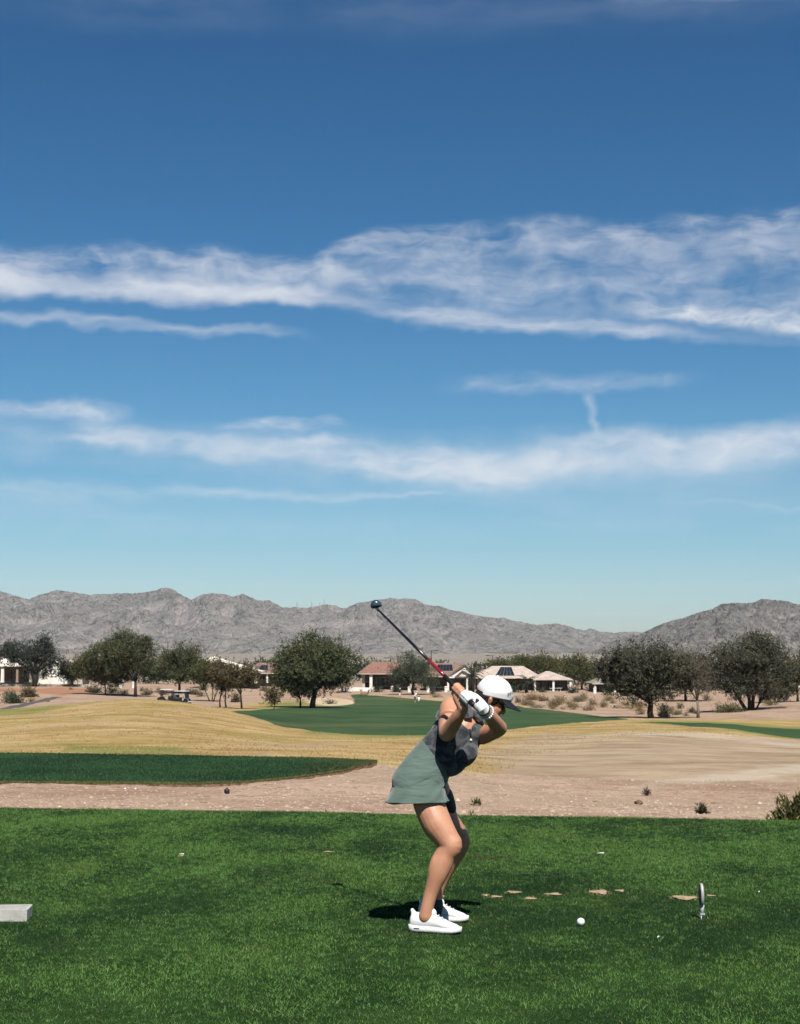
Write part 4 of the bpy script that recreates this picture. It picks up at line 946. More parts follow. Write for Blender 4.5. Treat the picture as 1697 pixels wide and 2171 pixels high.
class House:
    def __init__(s, name, label, pxc, d, cat='house'):
        s.d = d; s.base = on_ground(pxc, d); s.root = empty(name, s.base); tag(s.root, label, cat); s.s = d / F_PX
    def P(s, px, py, dy=0.0):
        p = at(px, py, s.d); return Vector((p.x, s.d + dy, p.z))
    def put(s, mb, name, mat):
        mb.v = [v - s.base for v in mb.v]; return mb.build(name, mat, s.root)
    def wall(s, px0, px1, py_top, dy0, dy1, mat, name='wall'):
        a, b = s.P(px0, py_top), s.P(px1, py_top); zb = s.base.z - .6
        mb = MB(); mb.box(((a.x + b.x) / 2, s.d + (dy0 + dy1) / 2, (a.z + zb) / 2), (b.x - a.x, dy1 - dy0, a.z - zb)); return s.put(mb, name, mat)
    def hip(s, px0, px1, py_e, pr0, pr1, py_r, dy0, dy1, mat, name='roof', fascia=True, ridge=.5):
        a, b = s.P(px0, py_e), s.P(px1, py_e); r0, r1 = s.P(pr0, py_r), s.P(pr1, py_r); yr = s.d + dy0 + (dy1 - dy0) * ridge
        # the ridge lies further back: lift it so that it still shows at its row
        k = yr / s.d; zr = CAM_H + (r0.z - CAM_H) * k; xr0, xr1 = r0.x * k, r1.x * k
        z = a.z; y0, y1 = s.d + dy0, s.d + dy1; t = .18
        vv = [(a.x, y0, z), (b.x, y0, z), (b.x, y1, z), (a.x, y1, z), (xr0, yr, zr), (xr1, yr, zr), (a.x, y0, z - t), (b.x, y0, z - t), (b.x, y1, z - t), (a.x, y1, z - t)]
        ff = [(0, 1, 5, 4), (1, 2, 5), (2, 3, 4, 5), (3, 0, 4), (6, 7, 1, 0), (7, 8, 2, 1), (8, 9, 3, 2), (9, 6, 0, 3), (9, 8, 7, 6)]
        s.slope_pts = (Vector(vv[0]), Vector(vv[1]), Vector(vv[5]), Vector(vv[4]))
        ro = s.put(MB().add(vv, ff), name, mat)
        if fascia:
            mb = MB(); mb.box(((a.x + b.x) / 2, y0 - .03, z - t / 2), (b.x - a.x + .1, .05, t * .8)); mb.v = [v - s.base for v in mb.v]; mb.build('fascia', STUC, ro)
        return ro
    def gable_front(s, px0, px1, py_e, pxr, py_r, dy0, dy1, mat, wmat):
        a, b, r = s.P(px0, py_e, dy0), s.P(px1, py_e, dy0), s.P(pxr, py_r, dy0); t = .16; y0, y1 = s.d + dy0, s.d + dy1
        vv = []
        for y in (y0 - .35, y1):
            vv += [(a.x - .2, y, a.z - .1), (r.x, y, r.z), (b.x + .2, y, b.z - .1), (a.x - .2, y, a.z - .1 - t), (r.x, y, r.z - t), (b.x + .2, y, b.z - .1 - t)]
        ff = [(0, 1, 7, 6), (1, 2, 8, 7), (3, 9, 10, 4), (4, 10, 11, 5), (0, 3, 4, 1), (1, 4, 5, 2), (6, 7, 10, 9), (7, 8, 11, 10), (0, 6, 9, 3), (2, 5, 11, 8)]
        s.put(MB().add(vv, ff), 'gable_roof', mat)
        s.put(MB().add([(a.x, y0, a.z - .02), (b.x, y0, b.z - .02), (r.x, y0, r.z - t - .03), (a.x, y0 + .15, a.z - .02), (b.x, y0 + .15, b.z - .02), (r.x, y0 + .15, r.z - t - .03)],
                       [(0, 1, 2), (5, 4, 3), (0, 3, 4, 1), (1, 4, 5, 2), (2, 5, 3, 0)]), 'gable_wall', wmat)
    def column(s, px, py0, py1, w, dy, mat):
        a, b = s.P(px, py0), s.P(px, py1); mb = MB(); mb.box((a.x, s.d + dy, (a.z + b.z) / 2), (w, w, a.z - b.z)); mb.box((a.x, s.d + dy, a.z - .1), (w * 1.25, w * 1.25, .16)); mb.box((a.x, s.d + dy, b.z + .12), (w * 1.25, w * 1.25, .24)); s.put(mb, 'column', mat)
    def window(s, px0, px1, py0, py1, dy, panes=2):
        a, b = s.P(px0, py0), s.P(px1, py1); w, h = b.x - a.x, a.z - b.z; c = Vector(((a.x + b.x) / 2, s.d + dy, (a.z + b.z) / 2))
        mb = MB(); f = .07
        for sx in (-1, 1): mb.box(c + Vector((sx * (w / 2 - f / 2), 0, 0)), (f, .1, h))
        for sz in (-1, 1): mb.box(c + Vector((0, 0, sz * (h / 2 - f / 2))), (w - 2 * f, .096, f))
        for i in range(1, panes): mb.box(c + Vector((w * (i / panes - .5), 0, 0)), (f * .7, .08, h - 2 * f))
        wo_ = s.put(mb, 'window', FRAME)
        for i in range(panes):
            m2 = MB(); m2.box(c + Vector((w * ((i + .5) / panes - .5), .01, 0)), (w / panes - f, .03, h - 2 * f)); m2.v = [v - s.base for v in m2.v]; m2.build('pane', GLASS, wo_)
    def solar(s, u0, u1, v0, v1, nu, nv):
        a, b, c, d_ = s.slope_pts
        n = (b - a).cross(d_ - a).normalized()
        if n.z < 0: n = -n
        def q(u, v): return (a.lerp(b, u)).lerp(d_.lerp(c, u), v) + n * .10
        for i in range(nu):
            for j in range(nv):
                ua, ub = u0 + (u1 - u0) * (i + .04) / nu, u0 + (u1 - u0) * (i + .96) / nu; va, vb = v0 + (v1 - v0) * (j + .04) / nv, v0 + (v1 - v0) * (j + .96) / nv
                p = [q(ua, va), q(ub, va), q(ub, vb), q(ua, vb)]; p2 = [v - n * .05 for v in p]
                s.put(MB().add(p + p2, [(0, 1, 2, 3), (7, 6, 5, 4), (0, 4, 5, 1), (1, 5, 6, 2), (2, 6, 7, 3), (3, 7, 4, 0)]), 'solar_panel', SOLAR)

h = House('patio_house', 'cream house with a deep shaded patio at the left edge', 10, 306)
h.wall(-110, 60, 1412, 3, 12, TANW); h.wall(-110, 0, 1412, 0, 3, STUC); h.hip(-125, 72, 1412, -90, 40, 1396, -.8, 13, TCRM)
h.column(7, 1413, 1447, .55, -.3, WHITE); h.column(66, 1413, 1447, .45, -.3, STUC); h.column(38, 1413, 1447, .4, -.3, TANW); h.window(14, 34, 1422, 1442, 2.9, 2); h.window(42, 58, 1420, 1446, 2.9, 2)
h = House('white_gable_house', 'white walled house with a sloping gable behind the thick left trunk', 115, 312)
h.wall(80, 142, 1420, 0, 9, WHITE); h.gable_front(80, 150, 1419, 112, 1398, 0, 9, TCRM, WHITE); h.hip(118, 172, 1421, 135, 155, 1399, 3.5, 12, TPINK); h.wall(142, 166, 1421, 4, 11, STUC, 'side_wall')
h.window(89, 95, 1428, 1440, -.03, 1); h.window(102, 118, 1434, 1446, -.03, 2); h.wall(104, 138, 1436, -1.6, -.4, WHITE, 'garden_wall')
h = House('white_roof_house', 'house with a bright cream hipped roof above the slender forked tree', 480, 302)
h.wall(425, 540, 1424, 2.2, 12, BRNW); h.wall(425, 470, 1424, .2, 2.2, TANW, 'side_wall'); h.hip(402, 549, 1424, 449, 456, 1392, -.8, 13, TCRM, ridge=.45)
h.column(543, 1426, 1449, .5, -.2, STUC); h.column(500, 1426, 1449, .3, -.2, BRNW); h.window(480, 498, 1430, 1444, 2.15, 2); h.window(508, 530, 1430, 1446, 2.15, 3)
h = House('brown_roof_house', 'brown tiled house mostly hidden beside the broadest mesquite', 556, 326)
h.wall(530, 600, 1427, 1, 10, BRNW); h.hip(522, 615, 1427, 548, 590, 1405, -.7, 11, TBRN); h.solar(.24, .50, .28, .72, 3, 2); h.window(548, 562, 1432, 1442, .95, 2); h.column(567, 1428, 1448, .35, -.2, WHITE)
h = House('red_roof_house', 'red tiled house with a white patio column and low wall', 820, 312)
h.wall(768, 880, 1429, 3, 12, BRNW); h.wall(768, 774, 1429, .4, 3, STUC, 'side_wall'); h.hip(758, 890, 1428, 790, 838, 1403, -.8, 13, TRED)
h.column(787, 1430, 1460, .55, -.2, WHITE); h.column(872, 1430, 1460, .45, -.2, STUC); h.window(776, 784, 1433, 1446, .5, 1); h.window(798, 826, 1436, 1456, 2.95, 3); h.window(835, 862, 1436, 1456, 2.95, 3)
mb = MB(); p = h.P(801.8, 1426); mb.box((p.x, h.d + 2.0, p.z + .55), (.22, .22, .7)); h.put(mb, 'roof_vent', IRON)
h = House('gabled_solar_house', 'brown roofed house with a white gable and solar panels left of the palm', 958, 310)
h.wall(900, 1010, 1434, 3, 12, BRNW); h.hip(896, 1004, 1434, 915, 985, 1406, -.2, 13, TBRN); h.solar(.22, .62, .40, .86, 5, 3)
h.gable_front(948, 1008, 1434, 986, 1408, -1.2, 6, TBRN, WHITE); h.gable_front(966, 1006, 1434, 980, 1421, -2.0, -.8, TBRN, WHITE)
a_, b_ = h.P(946, 1435), h.P(1008, 1435); mb = MB(); mb.box(((a_.x + b_.x) / 2, h.d - 1.6, a_.z - .1), (b_.x - a_.x, .3, .26)); h.put(mb, 'beam', WHITE)
h.column(990, 1437, 1464, .36, -1.6, WHITE); h.column(950, 1437, 1464, .36, -1.6, WHITE); h.window(956, 975, 1440, 1460, 2.95, 2); h.window(978, 996, 1440, 1460, 2.95, 2)
h = House('tan_solar_house', 'pale pink tiled house with solar panels and columned patio behind the cap', 1110, 314)
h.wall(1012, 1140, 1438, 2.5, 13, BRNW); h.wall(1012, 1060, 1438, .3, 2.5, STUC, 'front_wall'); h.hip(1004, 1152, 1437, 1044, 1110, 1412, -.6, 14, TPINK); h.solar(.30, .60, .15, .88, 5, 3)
h.hip(1129, 1211, 1440, 1158, 1166, 1423, -3.2, 8, TPINK, 'patio_roof'); h.wall(1140, 1206, 1441, 2, 8, BRNW, 'patio_wall')
for px in (1132, 1171, 1207): h.column(px, 1442, 1466, .38, -2.8, WHITE)
h.window(1152, 1168, 1446, 1460, 1.95, 3); h.window(1176, 1186, 1445, 1464, 1.95, 2); h.window(1190, 1203, 1446, 1460, 1.95, 3); h.window(1075, 1095, 1444, 1458, 2.45, 2)
h = House('shaded_house', 'low house with a white column half hidden behind the right mesquite', 1305, 304)
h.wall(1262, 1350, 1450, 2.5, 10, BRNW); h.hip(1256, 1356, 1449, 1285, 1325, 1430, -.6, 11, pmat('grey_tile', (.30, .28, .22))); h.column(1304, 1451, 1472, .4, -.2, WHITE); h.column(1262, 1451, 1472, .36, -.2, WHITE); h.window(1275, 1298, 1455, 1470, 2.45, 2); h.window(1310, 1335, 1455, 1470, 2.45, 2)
h = House('far_right_house', 'pink roofed house glimpsed through the multi trunked mesquite', 1630, 300)
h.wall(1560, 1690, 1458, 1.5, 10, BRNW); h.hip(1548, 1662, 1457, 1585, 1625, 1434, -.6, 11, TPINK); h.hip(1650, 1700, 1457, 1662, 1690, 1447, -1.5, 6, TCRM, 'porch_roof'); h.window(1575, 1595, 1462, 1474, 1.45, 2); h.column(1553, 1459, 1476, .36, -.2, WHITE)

# garden walls, fence pillars, lights
def low_wall(label, px0, px1, d, hpx, mat):
    s = d / F_PX; c = on_ground((px0 + px1) / 2, d); root = empty('garden_wall', c); tag(root, label, 'wall')
    n = max(2, int((px1 - px0) / 14)); mb = MB(); H = hpx * s; W = (px1 - px0) * s
    vv = []
    for i in range(n + 1):
        px = px0 + (px1 - px0) * i / n; g = on_ground(px, d) - c
        vv += [(g.x, 0, g.z - .4), (g.x, 0, g.z + H), (g.x, .22, g.z + H), (g.x, .22, g.z - .4)]
    ff = []
    for i in range(n):
        for k_ in range(4): ff.append((i * 4 + k_, i * 4 + (k_ + 1) % 4, i * 4 + 4 + (k_ + 1) % 4, i * 4 + 4 + k_))
    ff += [(0, 1, 2, 3), (n * 4 + 3, n * 4 + 2, n * 4 + 1, n * 4)]
    MB().add(vv, ff).build('wall_body', mat, root)
    for px in (px0, px1):
        g = on_ground(px, d) - c; MB().box((g.x, .11, g.z + H * .5), (.45, .45, H + .35)).build('end_pier', mat, root)
low_wall('low cream wall in front of the red roofed house', 722, 791, 303, 8, WHITE)
low_wall('low pale wall under the leftmost patio', -60, 64, 294, 5, STUC)
low_wall('low pale wall right of the thick left trunk', 80, 240, 299, 4, STUC)
for i, (px, dd, lb) in enumerate(((832, 302, 'white fence pillar left of the feathery tree'), (868, 302, 'white fence pillar behind the feathery tree trunk'), (908, 302, 'white fence pillar right of the feathery tree'), (946, 302, 'white fence pillar just left of the golfer\'s hands'), (283, 296, 'pale pillar behind the tallest mesquite trunk'), (255, 296, 'pale low pillar left of the tallest mesquite trunk'), (1262, 296, 'white fence pillar right of the broad olive tree'))):
    g = on_ground(px, dd); root = empty('fence_pillar', g); tag(root, lb, 'pillar', 'pale pillars along the property line')
    MB().box((0, 0, .35), (.5, .5, 1.1)).build('shaft', WHITE, root); MB().box((0, 0, .96), (.6, .6, .1)).box((0, 0, 1.06), (.4, .4, .12), top=.4).build('cap', WHITE, root)
g0, g1 = on_ground(832, 302), on_ground(946, 302)
root = empty('iron_fence', g0); tag(root, 'dark iron fence running between the white pillars', 'fence')
for zz in (.2, .85):
    MB().tube([(0.3, .0, zz), (g1.x - g0.x - .3, 0, g1.z - g0.z + zz)], .022, 5).build('rail', IRON, root)
for i in range(60):
    t = (i + .5) / 60; x = .3 + (g1.x - g0.x - .6) * t; z = (g1.z - g0.z) * t
    MB().tube([(x, 0, z + .1), (x, 0, z + .95)], .012, 4).build('picket', IRON, root)
def street_light(label, px, d, py_top, side):
    g = on_ground(px, d); H = at(px, py_top, d).z - g.z; root = empty('street_light', g); tag(root, label, 'street light', 'street lights behind the houses')
    MB().tube([(0, 0, -.2), (0, 0, H * .5), (0, 0, H)], [.13, .11, .09], 6).build('pole', IRON, root)
    MB().tube([(0, 0, H - .05), (side * 1.0, 0, H + .02)], .06, 5).build('arm', IRON, root)
    MB().box((side * 1.15, 0, H), (.8, .3, .16)).build('lamp_head', IRON, root)
street_light('tall street light just right of the red golf shaft', 915, 346, 1379, 1); street_light('street light above the red tiled roof', 829, 350, 1395, -1)
street_light('street light above the tan solar roof', 1046, 348, 1390, -1); street_light('street light above the olive tree at right', 1255, 352, 1391, 1)
STEEL = plain('galvanised_steel', (.32, .34, .36), .5, .4, .3)
for i, (px, py0, py1, lb) in enumerate(((630, 1291, 1276, 'faint power pylon on the ridge, leftmost of four'), (661, 1293, 1275, 'faint power pylon on the ridge, second from the left'), (678, 1288, 1277, 'faint power pylon on the ridge, third from the left'), (688, 1287, 1269, 'faint power pylon on the ridge, rightmost and tallest'))):
    a_, b_ = at(px, py0 + 6, 6000), at(px, py1, 6000); H = b_.z - a_.z; root = empty('power_pylon', a_); tag(root, lb, 'pylon', 'power pylons on the ridge')
    mb = MB()
    for sx, sy in ((-1, -1), (1, -1), (1, 1), (-1, 1)): mb.tube([(sx * 3.2, sy * 3.2, 0), (sx * .7, sy * .7, H * .75), (0, 0, H)], [.5, .4, .3], 4)
    mb.build('lattice', STEEL, root)
    for zz in (.62, .78): MB().box((0, 0, H * zz), (9, .5, .5)).build('crossarm', STEEL, root)

# ================================================================== the golfer
D0 = 8.70; PXM = F_PX / D0
def W(px, py, dd=0.0): return at(px, py, D0 + dd)
def crom(P, sub):
    out = []
    for i in range(len(P) - 1):
        p0, p1, p2, p3 = P[max(i - 1, 0)], P[i], P[i + 1], P[min(i + 2, len(P) - 1)]
        for k in range(sub):
            t = k / sub
            out.append(.5 * ((2 * p1) + (-p0 + p2) * t + (2 * p0 - 5 * p1 + 4 * p2 - p3) * t * t + (-p0 + 3 * p1 - 3 * p2 + p3) * t ** 3))
    out.append(P[-1]); return out
def loft(mb, rings, caps=True):
    """rings: list of (centre, A, B) vectors"""
    n = 20; vv = []; ff = []
    for c, A_, B_ in rings:
        for k in range(n):
            a = 2 * math.pi * k / n; vv.append(c + A_ * math.cos(a) + B_ * math.sin(a))
    m = len(rings)
    for i in range(m - 1):
        for k in range(n):
            k2 = (k + 1) % n; ff.append((i * n + k, i * n + k2, (i + 1) * n + k2, (i + 1) * n + k))
    if caps: ff.append(tuple(reversed(range(n)))); ff.append(tuple((m - 1) * n + k for k in range(n)))
    mb.add(vv, ff)
def limb(mb, pts, sub=4, grow=0.0, round_ends=True):
    """pts: (px, py, depth, half width px, half depth px)"""
    arr = crom([np.array(list(W(p[0], p[1], p[2])) + [p[3] / PXM, (p[4] if len(p) > 4 else p[3]) / PXM]) for p in pts], sub)
    C = [Vector(a[:3]) for a in arr]; rings = []
    for i, a in enumerate(arr):
        T = (C[min(i + 1, len(C) - 1)] - C[max(i - 1, 0)]).normalized()
        ref = Vector((0, 1, 0)) if abs(T.y) < .88 else Vector((1, 0, 0))
        B_ = (ref - T * T.dot(ref)).normalized(); A_ = T.cross(B_).normalized()
        rings.append((C[i], A_ * (a[3] + grow), B_ * (a[4] + grow), T))
    if round_ends:
        out = []
        for end in (0, -1):
            c, A_, B_, T = rings[end]; sgn = -1 if end == 0 else 1; r_ = min(A_.length, B_.length)
            ex = [(c + T * sgn * r_ * math.sin(t), A_ * max(.05, math.cos(t)), B_ * max(.05, math.cos(t))) for t in (.5, .95, 1.35, 1.52)]
            out.append(ex)
        full = list(reversed(out[0])) + [r[:3] for r in rings] + out[1]
    else: full = [r[:3] for r in rings]
    loft(mb, full)
def limb3(mb, pts, radii, sub=3):
    """3D points with radius, round tube"""
    arr = crom([np.array(list(p) + [r]) for p, r in zip(pts, radii)], sub); C = [Vector(a[:3]) for a in arr]; rings = []
    for i, a in enumerate(arr):
        T = (C[min(i + 1, len(C) - 1)] - C[max(i - 1, 0)]).normalized(); ref = Vector((0, 0, 1)) if abs(T.z) < .85 else Vector((1, 0, 0))
        B_ = T.cross(ref).normalized(); A_ = T.cross(B_); rings.append((C[i], A_ * a[3], B_ * a[3], T))
    c, A_, B_, T = rings[0]; r_ = A_.length; st = [(c - T * r_ * math.sin(t), A_ * max(.05, math.cos(t)), B_ * max(.05, math.cos(t))) for t in (1.5, 1.0, .5)]
    c, A_, B_, T = rings[-1]; r_ = A_.length; en = [(c + T * r_ * math.sin(t), A_ * max(.05, math.cos(t)), B_ * max(.05, math.cos(t))) for t in (.5, 1.0, 1.5)]
    loft(mb, st + [r[:3] for r in rings] + en)
def ell(mb, c, a, b, cc):
    """ellipsoid from centre and three half-axis vectors"""
    rings = []
    for t in np.linspace(-1.5, 1.5, 11):
        rings.append((c + cc * math.sin(t), a * math.cos(t), b * math.cos(t)))
    loft(mb, rings)
def remesh(mb, name, mat, voxel, it, parent, smooth_f=.5):
    tmp = mesh_obj('tmp', mb.v, mb.f)
    bm = bmesh.new(); bm.from_mesh(tmp.data); bmesh.ops.recalc_face_normals(bm, faces=bm.faces); bm.to_mesh(tmp.data); bm.free()
    m1 = tmp.modifiers.new('r', 'REMESH'); m1.mode = 'VOXEL'; m1.voxel_size = voxel; m1.use_smooth_shade = True
    if it: m2 = tmp.modifiers.new('s', 'SMOOTH'); m2.factor = smooth_f; m2.iterations = it
    bpy.context.view_layer.update()
    dg = bpy.context.evaluated_depsgraph_get(); me = bpy.data.meshes.new_from_object(tmp.evaluated_get(dg)); me.name = name
    bpy.data.objects.remove(tmp)
    me.materials.clear(); me.materials.append(mat); me.polygons.foreach_set('use_smooth', np.ones(len(me.polygons), bool))
    o = bpy.data.objects.new(name, me); COL.objects.link(o); o.parent = parent
    if parent:
        v = np.empty(len(me.vertices) * 3, np.float32); me.vertices.foreach_get('co', v); v = v.reshape(-1, 3) - np.array(parent.location, np.float32); me.vertices.foreach_set('co', v.ravel()); me.update()
    return o
def local(mb, root):
    mb.v = [v - root.location for v in mb.v]; return mb

def skin_mat():
    m, nt, b = new_mat('tanned_skin'); g = nt.nodes.new('ShaderNodeTexCoord')
    n1 = noise(nt, g.outputs['Object'], 9, 4, .6); n2 = noise(nt, g.outputs['Object'], 120, 3, .6)
    c = mixc(nt, n1.sstep(.3, .7), (.50, .235, .135), (.60, .305, .185)); c = mixc(nt, n2.sstep(.5, .75) * .3, c, (.42, .17, .10))
    nt.links.new(c, b.inputs['Base Color']); b.inputs['Roughness'].default_value = .47; b.inputs['Specular IOR Level'].default_value = .5
    b.inputs['Subsurface Weight'].default_value = .12; b.inputs['Subsurface Radius'].default_value = (.012, .005, .003); b.inputs['Subsurface Scale'].default_value = 1.0
    bp = nt.nodes.new('ShaderNodeBump'); bp.inputs['Strength'].default_value = .15; bp.inputs['Distance'].default_value = .002; nt.links.new(n2.s, bp.inputs['Height']); nt.links.new(bp.outputs[0], b.inputs['Normal'])
    return m
SKIN = skin_mat()
def cloth(name, c0, c1, scale, fold=0.0, lo=.42, hi=.58, fs=26, stretch=(1, 1, 1)):
    m, nt, b = new_mat(name); g = nt.nodes.new('ShaderNodeTexCoord')
    n1 = noise(nt, g.outputs['Object'], scale, 3, .55, .5)
    nt.links.new(mixc(nt, n1.sstep(lo, hi), c0, c1), b.inputs['Base Color']); b.inputs['Roughness'].default_value = .85; b.inputs['Specular IOR Level'].default_value = .15
    b.inputs['Sheen Weight'].default_value = .15
    mp = nt.nodes.new('ShaderNodeMapping'); mp.inputs['Scale'].default_value = stretch; mp.inputs['Rotation'].default_value = (0, R(-35), 0); nt.links.new(g.outputs['Object'], mp.inputs[0])
    h = noise(nt, mp.outputs[0], fs, 2, .5, .6) * fold + noise(nt, g.outputs['Object'], 420, 2, .5) * .0008
    bp = nt.nodes.new('ShaderNodeBump'); bp.inputs['Strength'].default_value = .9; bp.inputs['Distance'].default_value = 1.0; nt.links.new(h.s, bp.inputs['Height']); nt.links.new(bp.outputs[0], b.inputs['Normal'])
    return m
CAMO = cloth('camo_grey_knit', (.030, .034, .040), (.090, .098, .106), 20, .012, fs=14); TEAL = cloth('sage_green_fabric', (.102, .152, .128), (.122, .176, .150), 8, .022, .2, .8, fs=9, stretch=(.6, 1.0, 2.0))
WHITEC = plain('white_cotton', (.80, .80, .80), .8, .2, bump=.05, bscale=120); WHITEL = plain('white_leather', (.80, .80, .79), .5, .35, bump=.06, bscale=70); NAVY = plain('dark_navy', (.012, .015, .022), .6, .3); HAIR = plain('dark_hair', (.022, .014, .010), .5, .4, var=.4, scale=60, bump=.5, bscale=90)
BLACK = plain('black_rubber', (.012, .012, .013), .5, .4); SOLE = plain('white_sole', (.78, .78, .76), .6, .3, bump=.2, bscale=50); SOCK = plain('grey_sock', (.060, .085, .088), .9, .1); LENS = plain('dark_lens', (.008, .006, .006), .1, .6); PEARL = plain('white_beads', (.82, .80, .76), .3, .5)

gp = W(905, 1976, -.18); golfer = empty('person', (gp.x, D0, 0.0))
tag(golfer, 'person in white cap, grey sleeveless top and green skort swinging a golf club', 'person')

RLEG = [(899, 1655, -.05, 36, 34), (904, 1680, -.07, 33, 34), (910, 1706, -.09, 33.5, 35), (927, 1747, -.125, 33, 34), (948, 1779, -.15, 27, 27), (956, 1794, -.16, 25.5, 25), (946, 1811, -.16, 23, 23), (936, 1832, -.165, 24.5, 23), (928, 1855, -.17, 21.5, 21), (920, 1878, -.17, 17.5, 17), (912, 1902, -.17, 14.5, 14), (906, 1925, -.17, 14, 13.5), (903, 1945, -.17, 16, 14)]
LLEG = [(912, 1655, .06, 36, 34), (926, 1690, .085, 34, 35), (938, 1722, .11, 29, 32), (955, 1752, .13, 27, 28), (974, 1780, .155, 24, 24), (968, 1802, .165, 22.5, 22), (954, 1824, .17, 22.5, 22), (943, 1846, .175, 20.5, 20), (934, 1868, .18, 18, 17), (928, 1889, .18, 14.5, 14), (925, 1908, .18, 13.5, 13), (925, 1925, .18, 14.5, 13)]
S_R, E_R, W_R = (958, 1500, .04), (948, 1555, -.20), (983, 1502, -.35)
S_L, E_L, W_L = (1024, 1559, -.01), (1059, 1544, -.215), (1024, 1502, -.44)
b = MB()
limb(b, [q[:3] + (q[3] * .955, q[4] * .95) for q in RLEG]); limb(b, [q[:3] + (q[3] * .96, q[4] * .95) for q in LLEG])
limb(b, [(942, 1802, -.17, 8, 8), (928, 1822, -.178, 11.5, 12), (921, 1842, -.18, 12, 12), (917, 1862, -.178, 10, 10), (914, 1884, -.174, 7, 7)]); limb(b, [(955, 1802, .175, 8, 8), (943, 1822, .18, 11, 11), (936, 1842, .182, 11, 11), (931, 1862, .182, 9, 9), (927, 1882, .182, 6, 6)])      # calf muscle
# kneecap and calf shaping
ell(b, W(968, 1784, -.16), Vector((11, 0, 0)) / PXM, Vector((0, 13, 0)) / PXM, Vector((0, 0, 13)) / PXM)
ell(b, W(985, 1780, .155), Vector((11, 0, 0)) / PXM, Vector((0, 12, 0)) / PXM, Vector((0, 0, 12)) / PXM)
def vpx(x, y, z=0.0): return Vector((x, z, -y)) / PXM     # image-plane vector (right, down, depth) in px
TORSO = [((890, 1650, 0), (.97, .25), 50, 58), ((905, 1628, 0), (.80, .60), 46, 52), ((921, 1610, 0), (.62, .78), 46, 41), ((936, 1598, 0), (.62, .78), 47, 38), ((953, 1581, 0), (.68, .73), 50, 38), ((969, 1559, 0), (.75, .66), 51, 40), ((985, 1539, 0), (.77, .64), 44, 36), ((999, 1521, -.005), (.77, .64), 24, 24)]
def torso(mb, g, a=0, z=None, gd=None):
    arr = crom([np.array(list(W(*c)) + list(vpx(dx, dy).normalized()) + [ra, rb]) for c, (dx, dy), ra, rb in TORSO[a:z]], 4)
    loft(mb, [(Vector(q[:3]), Vector(q[3:6]).normalized() * (q[6] + g) / PXM, Vector((0, (q[7] + (gd if gd is not None else g)) / PXM, 0))) for q in arr])
torso(b, 0)
limb(b, [(996, 1522, 0, 22, 21), (1012, 1508, 0, 19, 19), (1030, 1494, 0, 19, 19)])
# head
HP = R(24); Fv = vpx(math.cos(HP), math.sin(HP), .22).normalized(); Uv = vpx(math.sin(HP), -math.cos(HP)).normalized(); Uv = (Uv - Fv * Uv.dot(Fv)).normalized(); Sv = Uv.cross(Fv).normalized()
if Sv.y > 0: Sv = -Sv                                       # towards the camera
HC = W(1046, 1474, .0)
def H_(f, u, s): return HC + (Fv * f + Uv * u + Sv * s) / PXM
ell(b, H_(0, 0, 0), Fv * 32 / PXM, Sv * 28 / PXM, Uv * 32 / PXM)
ell(b, H_(9, -24, 0), Fv * 22 / PXM, Sv * 23.5 / PXM, Uv * 30 / PXM)
ell(b, H_(16, -44, 0), Fv * 13 / PXM, Sv * 15 / PXM, Uv * 11 / PXM)          # chin and jaw
ell(b, H_(2, -36, 0), Fv * 15 / PXM, Sv * 21 / PXM, Uv * 13 / PXM)
limb3(b, [H_(29, -8, 0), H_(34, -18, 0), H_(36, -24, 0)], [.007, .010, .012]); ell(b, H_(33, -26, 0), Fv * 5 / PXM, Sv * 8 / PXM, Uv * 4 / PXM)   # nose
ell(b, H_(29, -36, 0), Fv * 4 / PXM, Sv * 9 / PXM, Uv * 2.6 / PXM); ell(b, H_(28.5, -40, 0), Fv * 4 / PXM, Sv * 8 / PXM, Uv * 2.6 / PXM)        # lips
ell(b, H_(26, -4, 0), Fv * 6 / PXM, Sv * 20 / PXM, Uv * 4 / PXM)               # brow
for sg in (1, -1):
    ell(b, H_(-9, -13, 28.5 * sg), Fv * 5 / PXM, Sv * 4 / PXM, Uv * 9 / PXM); ell(b, H_(-11, -10, 30 * sg), Fv * 3.6 / PXM, Sv * 4 / PXM, Uv * 6 / PXM)
    ell(b, H_(20, -22, 13 * sg), Fv * 8 / PXM, Sv * 8 / PXM, Uv * 8 / PXM)    # cheek
# arms
limb(b, [(968, 1510, .045, 22, 22), S_R + (24, 24), (954, 1520, -.03, 22.5, 23), (950, 1540, -.12, 20, 20), E_R + (17.5, 17)]); limb(b, [E_R + (17.5, 17), (957, 1542, -.24, 16, 16), (970, 1522, -.30, 13.8, 13.5), (979, 1509, -.335, 11, 10.5), W_R + (10, 9.5)])
limb(b, [(1012, 1555, .0, 22, 23), S_L + (19.5, 20), (1040, 1554, -.10, 17, 17), (1053, 1549, -.165, 16, 16), E_L + (16.5, 16.5)]); limb(b, [E_L + (16.5, 16.5), (1051, 1534, -.275, 15.8, 15.8), (1040, 1519, -.355, 13.6, 13.6), (1030, 1508, -.41, 11, 11), W_L + (10, 9.5)])
# shoulders
ell(b, W(962, 1508, .04), vpx(26, 0), Vector((0, 26, 0)) / PXM, vpx(0, -26)); ell(b, W(1016, 1554, -.005), vpx(22, 0), Vector((0, 24, 0)) / PXM, vpx(0, -22))
